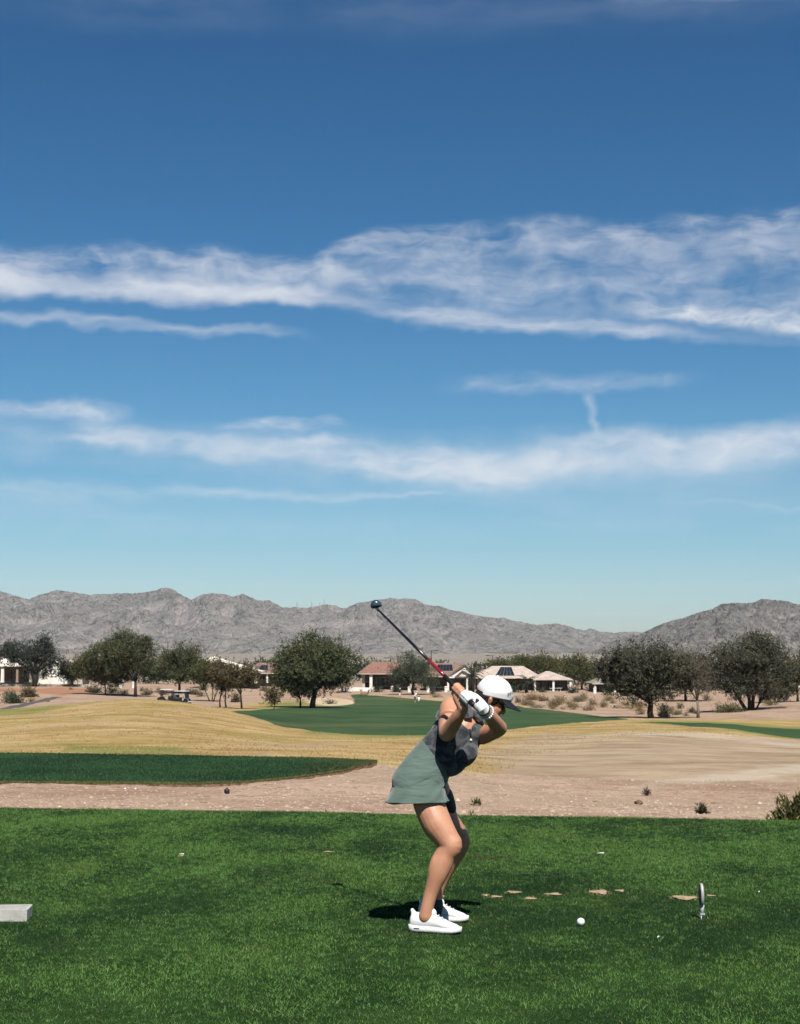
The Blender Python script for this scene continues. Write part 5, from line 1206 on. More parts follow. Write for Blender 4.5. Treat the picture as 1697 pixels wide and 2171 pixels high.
# hands on the grip
BUTT, TIP = W(1001, 1491, -.42), W(797, 1288, .38); AX = (TIP - BUTT).normalized()
def grip_pt(t): return BUTT + AX * t
def finger_wrap(mb, t0, a0, a1, rad, fr, start, slant=0.0, n=7):
    """a finger rooted at 'start' and curling round the grip from angle a0 to a1"""
    e1 = (Vector((0, -1, 0)) - AX * AX.dot(Vector((0, -1, 0)))).normalized(); e2 = AX.cross(e1)
    P = [start]
    for k in range(n):
        a = a0 + (a1 - a0) * k / (n - 1); P.append(grip_pt(t0 + slant * k / (n - 1)) + (e1 * math.cos(a) + e2 * math.sin(a)) * rad * (1.25 if k == 0 else 1.0))
    limb3(mb, P, [fr * 1.08] + [fr] * (n - 2) + [fr * .9, fr * .78], 2)
wr = W(*W_R); gR = grip_pt(.135); e1 = (Vector((0, -1, 0)) - AX * AX.dot(Vector((0, -1, 0)))).normalized(); e2 = AX.cross(e1)
def ang_to(p, t):
    v = p - grip_pt(t); v -= AX * v.dot(AX); return math.atan2(v.dot(e2), v.dot(e1))
aR = ang_to(wr, .13); dirR = 1 if math.sin(0 - aR) > 0 else -1
palmR = grip_pt(.125) + (e1 * math.cos(aR) + e2 * math.sin(aR)) * .034
limb3(b, [wr, wr.lerp(palmR, .5), palmR], [.027, .031, .031]); limb3(b, [palmR - AX * .03, palmR, palmR + AX * .038], [.020, .024, .020])
for i, t in enumerate((.093, .113, .134, .156)):
    st = palmR + AX * (t - .125) + (e1 * math.cos(aR) + e2 * math.sin(aR)) * .002
    finger_wrap(b, t, aR + dirR * .55, aR + dirR * (4.1 + .2 * (i % 2)), .0225, (.0085, .0092, .0092, .0088)[i], st, .006)
limb3(b, [palmR - AX * .02, grip_pt(.12) + (e1 * math.cos(aR - dirR * 1.1) + e2 * math.sin(aR - dirR * 1.1)) * .030, grip_pt(.15) + (e1 * math.cos(aR - dirR * 1.7) + e2 * math.sin(aR - dirR * 1.7)) * .023, grip_pt(.178) + (e1 * math.cos(aR - dirR * 1.9) + e2 * math.sin(aR - dirR * 1.9)) * .021], [.013, .0125, .011, .009])
wl = W(*W_L); aL = ang_to(wl, .05); palmL = grip_pt(.045) + (e1 * math.cos(aL) + e2 * math.sin(aL)) * .036
limb3(b, [wl, wl.lerp(palmL, .5), palmL], [.022, .024, .024])
body = remesh(b, 'body', SKIN, .0042, 9, golfer)

# glove on the lead hand
g = MB(); cuff = W(1029, 1508, -.413)
limb3(g, [cuff, wl, wl.lerp(palmL, .35), wl.lerp(palmL, .65), palmL], [.0325, .0335, .035, .035, .033]); limb3(g, [palmL - AX * .036, palmL, palmL + AX * .036], [.024, .028, .024])
for i, t in enumerate((.012, .033, .054, .074)):
    finger_wrap(g, t, aL - dirR * .5, aL - dirR * 4.0, .0235, .0098, palmL + AX * (t - .045), .004)
limb3(g, [palmL + AX * .01, grip_pt(.06) + (e1 * math.cos(aL + dirR * 1.0) + e2 * math.sin(aL + dirR * 1.0)) * .032, grip_pt(.092) + (e1 * math.cos(aL + dirR * 1.6) + e2 * math.sin(aL + dirR * 1.6)) * .026], [.015, .013, .0105])
glove = remesh(g, 'glove', WHITEL, .0040, 4, golfer)
def ringband(name, c, ax, r_, w, t, mat, parent, off):
    q = ax.to_track_quat('Z', 'Y'); mb = MB(); n = 24; vv = []; ff = []
    for k in range(n):
        a = 2 * math.pi * k / n; dvec = q @ Vector((math.cos(a), math.sin(a), 0))
        for rr_, zz in ((r_, -w / 2), (r_ + t, -w / 2), (r_ + t, w / 2), (r_, w / 2)): vv.append(c + dvec * rr_ + ax * zz)
    for k in range(n):
        for j in range(4): ff.append((k * 4 + j, k * 4 + (j + 1) % 4, ((k + 1) % n) * 4 + (j + 1) % 4, ((k + 1) % n) * 4 + j))
    mb.add(vv, ff); mb.v = [v - off for v in mb.v]; return mb.build(name, mat, parent, True)
fa = (W(1040, 1519, -.355) - wl).normalized()
ringband('strap', wl + fa * .012, fa, .0335, .011, .003, BLACK, glove, golfer.location)
mb = MB(); pc = wl.lerp(palmL, .45) + Vector((-.004, -.036, .010)); ell(mb, pc, vpx(3.0, 8), Vector((0, .004, 0)), vpx(4.0, -1.5)); local(mb, golfer).build('logo_tab', BLACK, glove, True)
mb = MB()
for k in range(20):
    a = 2 * math.pi * k / 20; qd = fa.to_track_quat('Z', 'Y') @ Vector((math.cos(a), math.sin(a), 0)); c = wl + fa * .052 + qd * .037; ell(mb, c, Vector((.0058, 0, 0)), Vector((0, .0058, 0)), Vector((0, 0, .0058)))
local(mb, golfer).build('bracelet', PEARL, golfer, True)

# top
s = MB(); torso(s, 3.2, 2, 7, 4.0)
limb(s, [(952, 1524, .03, 29, 29), (972, 1514, .03, 29, 28), (990, 1512, .02, 22, 25)])
limb(s, [(985, 1545, 0, 30, 33), (1006, 1552, -.005, 27, 31)])
def oell(mb, c, th, ra, rb, rc):      # ellipsoid with its long axis turned by th in the image plane
    ell(mb, c, vpx(math.cos(th), math.sin(th)).normalized() * ra / PXM, Vector((0, rb / PXM, 0)), vpx(-math.sin(th), math.cos(th)).normalized() * rc / PXM)
oell(s, W(986, 1598, -.03), R(-52), 32, 40, 25); oell(s, W(962, 1618, -.01), R(-38), 34, 40, 25); oell(s, W(948, 1566, 0), R(-52), 46, 42, 30)
top = remesh(s, 'sleeveless_top', CAMO, .0048, 10, golfer)
mb = MB(); loft(mb, [(W(1005 + 3 * k, 1524 - 8 * k - 2 * k * k, -.01), vpx(.77, .64) * (27 - 2.4 * k), Vector((0, (26 - 2.4 * k) / PXM, 0)) + vpx(-3, 3)) for k in (0, .6, 1.1)], False)
col_ = local(mb, golfer).build('collar', CAMO, top, True); md = col_.modifiers.new('thick', 'SOLIDIFY'); md.thickness = .004
from mathutils.bvhtree import BVHTree
_bm = bmesh.new(); _bm.from_mesh(top.data); TOPB = BVHTree.FromBMesh(_bm); _bm.free()
def on_top(px, py, off=.002):
    o_ = cam.location - golfer.location; dv = (at(px, py, D0) - cam.location).normalized(); hit = TOPB.ray_cast(o_, dv)
    return (hit[0] - dv * off) if hit[0] else (W(px, py, -.1) - golfer.location)
def decal(name, rows, mat, parent, off=.002):
    vv = [on_top(x, y, off) for r_ in rows for x, y in r_]; k_ = len(rows[0]); ff = [(i * k_ + j, i * k_ + j + 1, (i + 1) * k_ + j + 1, (i + 1) * k_ + j) for i in range(len(rows) - 1) for j in range(k_ - 1)]
    return mesh_obj(name, vv, ff, mat, parent)
def strip(x0, y0, w0, x1, y1, w1, n_, k_=4): return [[(x0 + (x1 - x0) * i / n_ + (w0 + (w1 - w0) * i / n_) * (j / k_ - .5), y0 + (y1 - y0) * i / n_) for j in range(k_ + 1)] for i in range(n_ + 1)]
mb = MB(); limb(mb, [(992, 1500, -.060, 8.5, 3), (993, 1511, -.078, 9.5, 3), (994.5, 1521, -.092, 9, 2)]); local(mb, golfer).build('collar_flap', CAMO, top, True)
decal('placket', strip(997, 1545, 4, 999, 1566, 4, 6), NAVY, top, .0022)
c_ = on_top(999, 1569, .004); mb = MB(); ell(mb, c_, vpx(2.6, 0), Vector((0, .003, 0)), vpx(0, -2.6)); mb.build('badge', WHITEC, top, True)
ringband('belt', W(915, 1616, 0), vpx(.78, -.62).normalized(), .108, .02, .006, NAVY, golfer, golfer.location)

# skort
SK = [((925, 1606, 0), (.62, .78), 49, 45), ((915, 1618, 0), (.74, .67), 48, 51), ((903, 1634, 0), (.90, .43), 51.5, 60), ((889, 1655, -.008), (.98, .20), 56, 67), ((888, 1672, -.012), (1, .06), 56.5, 73), ((885.5, 1687, -.014), (1, .02), 61, 77), ((884, 1697, -.014), (1, -.01), 66.5, 80)]
arr = crom([np.array(list(W(*c)) + list(vpx(dx, dy).normalized()) + [ra, rb]) for c, (dx, dy), ra, rb in SK], 7)
vv = []; ff = []; n = 96
for i, q_ in enumerate(arr):
    t = i / (len(arr) - 1); A_ = Vector(q_[3:6]).normalized(); c = Vector(q_[:3])
    for k in range(n):
        a = 2 * math.pi * k / n; fl = 1 + (t ** 3) * (.028 * math.sin(7 * a + .7) + .018 * math.sin(11 * a + 2)) + .012 * math.sin(5 * a + 9 * t) * t
        aw = (a + math.pi) % (2 * math.pi) - math.pi; fl += .020 * math.sin(10 * aw + 15 * t) * math.exp(-((aw + .75) / .75) ** 2) * math.exp(-((t - .58) / .26) ** 2)
        ca_, sa_ = math.cos(a), math.sin(a); ex_ = 1 - .38 * t; ca_ = math.copysign(abs(ca_) ** ex_, ca_); sa_ = math.copysign(abs(sa_) ** ex_, sa_)
        p = c + A_ * ca_ * q_[6] / PXM * fl + Vector((0, sa_ * q_[7] / PXM * fl * (1 - .08 * t), 0))
        p.z -= (t ** 3) * .055 * max(0, math.sin(a)) * (1 - math.cos(a)) / 2
        vv.append(p)
for i in range(len(arr) - 1):
    for k in range(n): ff.append((i * n + k, i * n + (k + 1) % n, (i + 1) * n + (k + 1) % n, (i + 1) * n + k))
mb = MB(); mb.add(vv, ff); sk = local(mb, golfer).build('skort', TEAL, golfer, True); md = sk.modifiers.new('thick', 'SOLIDIFY'); md.thickness = .004
mb = MB(); limb(mb, [(920, 1682, .085, 34, 35), (930, 1694, .095, 33, 35), (939, 1712, .11, 29.5, 32)]); remesh(mb, 'hem_shadow_shorts', NAVY, .006, 2, golfer)  # dark shorts leg on the far thigh, also standing in for the hem's shadow

# hair, cap, sunglasses
mb = MB(); ell(mb, H_(-6, -4, 0), Fv * 31 / PXM, Sv * 30 / PXM, Uv * 28 / PXM); limb3(mb, [H_(-20, -10, 0), H_(-24, -20, 0), H_(-22, -30, 0)], [.045, .038, .02]); limb3(mb, [H_(6, 0, 26), H_(3, -8, 27), H_(1, -14, 26.5)], [.012, .009, .004]); limb3(mb, [H_(6, 0, -26), H_(3, -8, -27), H_(1, -14, -26.5)], [.012, .009, .004])
remesh(mb, 'hair', HAIR, .005, 3, golfer)
CP = R(15.5); Fc = vpx(math.cos(CP), math.sin(CP), .22).normalized(); Uc = vpx(math.sin(CP), -math.cos(CP)).normalized(); Uc = (Uc - Fc * Uc.dot(Fc)).normalized(); Sc = Uc.cross(Fc).normalized()
if Sc.y > 0: Sc = -Sc
CC = W(1049, 1477, .0)
vv = []; ff = []; n = 48; T_ = list(np.linspace(0, 1, 16))
for t in T_:
    r_ = (1 - t ** 2.7) ** (1 / 2.25) * (1 + .05 * math.sin(math.pi * min(1, t * 1.6)))
    for k in range(n):
        a = 2 * math.pi * k / n; seam = 1 - .012 * max(0, math.cos(6 * a) - .9) * 10 * (1 - t)
        fx = 37.5 if math.cos(a) > 0 else 38.5
        dn_ = 1 + .022 * math.sin(3 * a + 5 * t) * math.sin(4 * t + a) - .03 * math.exp(-((t - .13) / .04) ** 2) * .4; seam *= dn_
        vv.append(CC + (Fc * (math.cos(a) * fx * max(r_, .02) * seam - 5 * t * t) + Sc * math.sin(a) * 32.5 * max(r_, .02) * seam + Uc * (45 * t - 2 + 1.5 * math.sin(2 * a) * (1 - t))) / PXM)
for i in range(len(T_) - 1):
    for k in range(n): ff.append((i * n + k, i * n + (k + 1) % n, (i + 1) * n + (k + 1) % n, (i + 1) * n + k))
ff.append(tuple((len(T_) - 1) * n + k for k in range(n)))
mb = MB(); mb.add(vv, ff); cap_ = local(mb, golfer).build('cap', WHITEC, golfer, True); md = cap_.modifiers.new('thick', 'SOLIDIFY'); md.thickness = .003
mb = MB(); ell(mb, CC + (Uc * 43.5 - Fc * 5) / PXM, Fc * 2.5 / PXM, Sc * 2.5 / PXM, Uc * 1.6 / PXM); local(mb, golfer).build('cap_button', WHITEC, cap_, True)
vv = []; ff = []; nb_ = 22; rows_ = 9
for layer in (0, 1):
    for j in range(rows_):
        t = j / (rows_ - 1)
        for k in range(nb_):
            a = (k / (nb_ - 1) - .5) * R(150); sid = math.sin(a)
            f0 = 36.5 * math.cos(a); ext = 30 * t * (max(0, math.cos(a)) ** .55)
            vv.append(CC + (Fc * (f0 + ext * .90) + Sc * sid * (32.5 + 2 * t) + Uc * (-1.5 - ext * .42 - 6.0 * sid * sid * t - layer * 1.4)) / PXM)
m_ = rows_ * nb_
for j in range(rows_ - 1):
    for k in range(nb_ - 1):
        q0 = j * nb_ + k; ff.append((q0, q0 + 1, q0 + nb_ + 1, q0 + nb_)); ff.append((m_ + q0 + nb_, m_ + q0 + nb_ + 1, m_ + q0 + 1, m_ + q0))
for k in range(nb_ - 1): q0 = (rows_ - 1) * nb_ + k; ff.append((q0, q0 + 1, m_ + q0 + 1, m_ + q0))
mb = MB(); mb.add(vv, ff); o = local(mb, golfer).build('brim', NAVY, cap_, True); o['label'] = 'dark navy curved cap brim'
# lettering on the cap front: short row of black block letters, wrapped round the crown
GL = {'E': ((0, 0, .3, 1), (.3, 0, .9, .2), (.3, .4, .8, .6), (.3, .8, .9, 1)), 'X': ((0, 0, .3, .35), (.6, 0, .9, .35), (.25, .3, .65, .7), (0, .65, .3, 1), (.6, .65, .9, 1)), 'T': ((.3, 0, .6, .8), (0, .75, .9, 1)), 'R': ((0, 0, .3, 1), (.3, .8, .9, 1), (.6, .5, .9, .8), (.3, .4, .8, .55), (.55, 0, .9, .4))}
mb = MB()
def cap_pt(u, v):                      # u px along the crown from the front (+ = towards the camera), v px up from the rim
    t = (v + 2) / 45.0; r_ = (1 - t ** 2.7) ** (1 / 2.25) * (1 + .05 * math.sin(math.pi * min(1, t * 1.6))); a = u / 35.0
    return CC + (Fc * (math.cos(a) * 37.5 * r_ - 5 * t * t) + Sc * math.sin(a) * 32.5 * r_ + Uc * v) / PXM + (Fc * math.cos(a) + Sc * math.sin(a)).normalized() * .0022
for gi, ch in enumerate('REXT'):
    u0 = 38 - gi * 6.4; v0 = 10 + gi * 2.4
    for x0, y0, x1, y1 in GL[ch]:
        qd = [cap_pt(u0 - x0 * 5.0, v0 + y0 * 5.0), cap_pt(u0 - x1 * 5.0, v0 + y0 * 5.0), cap_pt(u0 - x1 * 5.0, v0 + y1 * 5.0), cap_pt(u0 - x0 * 5.0, v0 + y1 * 5.0)]; mb.add(qd, [(0, 1, 2, 3)])
local(mb, golfer).build('lettering', BLACK, cap_)
mb = MB()
for sg in (1, -1):
    ell(mb, H_(27, -14, 12 * sg), Fv * 4 / PXM - Sv * 2 * sg / PXM, Sv * 11 / PXM, Uv * 8 / PXM); limb3(mb, [H_(24, -12, 22 * sg), H_(8, -9, 27 * sg), H_(-8, -7, 30 * sg)], [.005, .004, .003])
local(mb, golfer).build('sunglasses', LENS, golfer, True)

# shoes
def shoe(px, py, dd, yaw, name_parent):
    o = W(px, py, dd); o.z = 0; q = Matrix.Rotation(yaw, 3, 'Z')
    xs_ = [0, .010, .03, .06, .10, .14, .18, .215, .245, .262, .272]; hw = [.014, .026, .032, .034, .034, .037, .043, .045, .040, .028, .010]; tz = [.070, .092, .100, .098, .098, .090, .070, .056, .046, .038, .026]
    mb = MB(); vv = []; ff = []; n = 20
    for x, w_, t in zip(xs_, hw, tz):
        zb = .016; zc = (t + zb) / 2; hh = (t - zb) / 2
        for k in range(n):
            a = 2 * math.pi * k / n; ca, sa = math.cos(a), math.sin(a); e = .72
            y_ = math.copysign(abs(ca) ** e, ca) * w_ * (1 - .28 * max(0, sa)); z_ = zc + math.copysign(abs(sa) ** .85, sa) * hh
            vv.append(o + q @ Vector((x, y_, z_)))
    for i in range(len(xs_) - 1):
        for k in range(n): ff.append((i * n + k, i * n + (k + 1) % n, (i + 1) * n + (k + 1) % n, (i + 1) * n + k))
    ff.append(tuple(range(n))); ff.append(tuple((len(xs_) - 1) * n + k for k in range(n)))
    mb.add(vv, ff)
    limb3(mb, [o + q @ Vector(p) for p in ((.125, .0, .098), (.108, .0, .116), (.10, 0, .124))], [.020, .016, .010])      # tongue
    limb3(mb, [o + q @ Vector(p) for p in ((.02, .0, .09), (.012, .0, .108))], [.016, .010])
    sh = remesh(mb, 'shoe', WHITEL, .0035, 4, golfer)
    sx = [-.006, .004, .03, .08, .13, .19, .235, .262, .279]; sw = [.012, .028, .036, .036, .038, .046, .044, .030, .008]; mb = MB(); vv = []; ff = []
    for i, (x, w_) in enumerate(zip(sx, sw)):
        lift = .010 * max(0, (x - .2) / .08) ** 2 + .006 * max(0, (.03 - x) / .036); top_ = .034 - .006 * x / .28 + lift * .6
        for y_, z_ in ((-w_, lift + .004), (-w_ * 1.04, (lift + top_) / 2), (-w_ * .95, top_), (w_ * .95, top_), (w_ * 1.04, (lift + top_) / 2), (w_, lift + .004), (w_ * .8, lift), (-w_ * .8, lift)): vv.append(o + q @ Vector((x, y_, z_)))
    for i in range(len(sx) - 1):
        for k in range(8): ff.append((i * 8 + k, i * 8 + (k + 1) % 8, (i + 1) * 8 + (k + 1) % 8, (i + 1) * 8 + k))
    ff.append(tuple(range(8))); ff.append(tuple((len(sx) - 1) * 8 + k for k in range(8)))
    mb.add(vv, ff); so_ = local(mb, golfer).build('sole', SOLE, sh, True)
    mb = MB()
    for sd in (-1, 1): mb.box(o + q @ Vector((.045, sd * .0365, .020)), (.030, .004, .005), yaw)
    local(mb, golfer).build('air_window', NAVY, sh)
    mb = MB()
    for j in range(4):
        x = .135 + j * .019; z = .098 - j * .0105; mb.tube([o + q @ Vector((x, -.020, z - .004)), o + q @ Vector((x + .004, 0, z + .002)), o + q @ Vector((x, .020, z - .004))], .0022, 5)
    local(mb, golfer).build('laces', WHITEC, sh, True)
shoe(870, 1968, -.135, R(-17), golfer); shoe(888, 1944, .225, R(-14), golfer)
mb = MB(); limb(mb, [(924.5, 1914, .18, 15.5, 15), (924, 1930, .18, 17, 16)]); local(mb, golfer).build('sock', SOCK, golfer, True)

# ================================================================== club, ball, tee markers
SHAFT = plain('black_graphite', (.010, .010, .012), .25, .5); REDM = plain('red_graphite', (.30, .012, .020), .22, .6); GRIPM = plain('black_grip', (.014, .014, .015), .8, .2, bump=.5, bscale=200); HEADM = plain('blue_grey_metal', (.055, .095, .125), .28, .6, .3); CHROME = plain('polished_steel', (.62, .63, .64), .2, .5, .9)
club = empty('golf_club', BUTT); tag(club, 'golf club with black and red shaft held over the shoulders', 'golf club')
L_ = (TIP - BUTT).length
def seg(name, t0, t1, r0, r1, mat):
    MB().tube([AX * t0, AX * (t0 * .66 + t1 * .34), AX * (t0 * .33 + t1 * .67), AX * t1], [r0, r0 * .67 + r1 * .33, r0 * .33 + r1 * .67, r1], 12).build(name, mat, club, True)
seg('grip', -.015, .285, .0150, .0112, GRIPM); seg('butt_cap', -.021, -.015, .012, .0152, BLACK); seg('red_band', .285, .47, .0098, .0088, REDM); seg('shaft', .47, L_ - .02, .0090, .0058, SHAFT); seg('ferrule', L_ - .03, L_ + .005, .0085, .0075, CHROME)
DT = .38 + .004
OUT = [(785.5, 1286), (786.5, 1279), (791, 1273.5), (797.5, 1271.5), (804, 1273.5), (809, 1279), (811, 1285), (807, 1287.5), (798, 1289.5), (790, 1290.5)]
def rnd(o_, k_=6):
    P_ = [np.array(q_) for q_ in o_]; n_ = len(P_); res = []
    for i in range(n_):
        p0, p1, p2, p3 = P_[i - 1], P_[i], P_[(i + 1) % n_], P_[(i + 2) % n_]
        for k in range(k_):
            t = k / k_; res.append(.5 * (2 * p1 + (p2 - p0) * t + (2 * p0 - 5 * p1 + 4 * p2 - p3) * t * t + (3 * p1 - p0 - 3 * p2 + p3) * t ** 3))
    return res
OUTR = rnd(OUT); cen = np.mean(OUTR, 0); vv = []; ff = []; nn = len(OUTR)
LAY = [(.35, -.046), (.75, -.040), (.95, -.022), (1.0, 0), (.97, .018), (.86, .032), (.5, .040)]
for k_, z_ in LAY:
    for q_ in OUTR: x_, y_ = cen + (q_ - cen) * k_; vv.append(at(x_, y_, D0 + DT) + Vector((0, z_, 0)) - BUTT)
for i in range(len(LAY) - 1):
    for k in range(nn): ff.append((i * nn + k, i * nn + (k + 1) % nn, (i + 1) * nn + (k + 1) % nn, (i + 1) * nn + k))
ff.append(tuple(range(nn))); ff.append(tuple((len(LAY) - 1) * nn + k for k in range(nn)))
hd = MB().add(vv, ff).build('club_head', HEADM, club, True)
MB().tube([AX * (L_ - .03), at(796.5, 1284, D0 + DT) - BUTT], [.0075, .009], 10).build('hosel', CHROME, hd, True)

bd = 8.72; bp_ = at(1232, 1955, bd)
def ball_mat():
    m, nt, bb = new_mat('ball_white'); bb.inputs['Base Color'].default_value = (.82, .82, .81, 1); bb.inputs['Roughness'].default_value = .3
    g_ = nt.nodes.new('ShaderNodeTexCoord'); v = nt.nodes.new('ShaderNodeTexVoronoi'); v.inputs['Scale'].default_value = 260; nt.links.new(g_.outputs['Object'], v.inputs[0])
    bp2 = nt.nodes.new('ShaderNodeBump'); bp2.inputs['Strength'].default_value = .5; bp2.inputs['Distance'].default_value = .001; nt.links.new(v.outputs['Distance'], bp2.inputs['Height']); nt.links.new(bp2.outputs[0], bb.inputs['Normal']); return m
BALL = ball_mat()
def ball(label, loc):
    bm = bmesh.new(); bmesh.ops.create_icosphere(bm, subdivisions=4, radius=.02135); me = bpy.data.meshes.new('golf_ball'); bm.to_mesh(me); bm.free(); me.materials.append(BALL)
    me.polygons.foreach_set('use_smooth', np.ones(len(me.polygons), bool)); o = bpy.data.objects.new('golf_ball', me); COL.objects.link(o); o.location = loc; tag(o, label, 'golf ball', 'golf balls')
ball('white golf ball teed up on the turf in front of the golfer', bp_)
mb = MB(); mb.lathe((0, 0, 0), [(.0015, -.004), (.0028, 0), (.0030, max(.002, bp_.z - .028)), (.0055, max(.004, bp_.z - .0195))], 12); o = mb.build('golf_tee', plain('tee_wood', (.6, .5, .36), .6), None, True); o.location = (bp_.x, bp_.y, 0); tag(o, 'short wooden tee under the white ball', 'golf tee')
for px, py, lb in ((268, 1667, 'tiny white ball below the lower tee, left one of a pair'), (290, 1663.5, 'tiny white ball below the lower tee, right one of a pair')):
    d_ = 33.2; p = on_ground(px, d_); ball(lb, (p.x, p.y, p.z + .02))

# oval tee marker at right
MET = plain('silver_paint', (.48, .49, .50), .55, .4, .2); BLKP = plain('black_paint', (.015, .015, .017), .35, .4)
mp_ = tee_pt(1489, 1950); mk = empty('tee_marker', mp_, R(-1)); tag(mk, 'slim oval silver and black tee marker on a stake, right of the ball', 'tee marker')
def oval(r0, z0, rz_, rx, th, x0):
    vv = []; ff = []; n = 40
    for sx in (-1, 1):
        for rim, xx in ((.90, th / 2), (1.0, th / 2 * .55)):
            for k in range(n):
                a = 2 * math.pi * k / n; vv.append(Vector((x0 + sx * xx, math.cos(a) * rx * rim, z0 + math.sin(a) * rz_ * rim)))
    o4 = [0, n, 3 * n, 2 * n]
    for i in range(3):
        for k in range(n): k2 = (k + 1) % n; ff.append((o4[i] + k, o4[i] + k2, o4[i + 1] + k2, o4[i + 1] + k))
    ff.append(tuple(range(n))); ff.append(tuple(reversed([2 * n + k for k in range(n)])))
    return MB().add(vv, ff)
oval(0, .133, .062, .042, .017, 0).build('oval_plate', MET, mk, True)
oval(0, .133, .058, .039, .004, -.0095).build('face_plate', BLKP, mk, True)
MB().tube([(0, 0, .078), (.001, 0, .05), (.002, 0, .034)], [.016, .0095, .012], 10).build('neck', MET, mk, True)
MB().box((.002, 0, .031), (.026, .03, .010)).build('foot', MET, mk)
for yy in (-.009, .009): MB().tube([(.002 + yy * .8, yy, .028), (.003 + yy * .8, yy, -.03)], [.004, .0025], 8).build('spike', MET, mk, True)
# shallow concrete tray at left
c0 = tee_pt(57, 1954); tr_ = empty('tee_tray', (c0.x, c0.y, 0), R(4.5)); tag(tr_, 'shallow pale grey box cut off by the left edge of the picture', 'box')
CONC = plain('pale_concrete', (.50, .49, .46), .8, .2, var=.16, scale=18, bump=.2, bscale=80)
LW, DW, HW, th = .42, .20, .062, .018
MB().box((-LW / 2, th / 2, HW / 2), (LW, th, HW)).build('front_panel', CONC, tr_); MB().box((-LW / 2, DW - th / 2, HW / 2), (LW, th, HW)).build('back_panel', CONC, tr_)
MB().box((-th / 2, DW / 2, HW / 2 - .0015), (th, DW - 2 * th, HW - .003)).build('end_panel', CONC, tr_); MB().box((-LW + th / 2, DW / 2, HW / 2 - .0015), (th, DW - 2 * th, HW - .003)).build('end_panel', CONC, tr_)
MB().box((-LW / 2, DW / 2, .022), (LW - 2 * th, DW - 2 * th, .03)).build('base_panel', CONC, tr_)
# broken tees and litter on the turf
TEEW = plain('white_tee', (.78, .77, .72), .5)
for i, (px, py, an, ln, lb) in enumerate(((385, 1816, .2, .035, 'bleached broken tee on the turf at upper left'), (1274, 1814, .1, .05, 'bleached broken tee on the turf above the worn patches'), (1610, 1897, 1.2, .016, 'small white tee stub near the right edge'), (1396, 1994, 1.1, .02, 'white tee splinter lying below the ball'))):
    p = tee_pt(px, py); mb = MB(); dv = Vector((math.cos(an), math.sin(an), 0)); mb.tube([p - dv * ln / 2 + Vector((0, 0, .016)), p + Vector((0, 0, .018)), p + dv * ln / 2 + Vector((0, 0, .017))], [.0025, .003, .0055], 7)
    mb.v = [v - p for v in mb.v]; o = mb.build('broken_tee', TEEW, None, True); o.location = p; tag(o, lb, 'golf tee', 'broken tees on the turf')
p = on_ground(483, 31.5); o = empty('sprinkler_head', p); tag(o, 'small black sprinkler head on the bare bank', 'sprinkler'); MB().lathe((0, 0, 0), [(.05, -.05), (.055, .06), (.045, .085), (.02, .09)], 12).build('housing', BLACK, o, True); MB().box((0, 0, .095), (.03, .03, .03)).build('nozzle', BLACK, o)

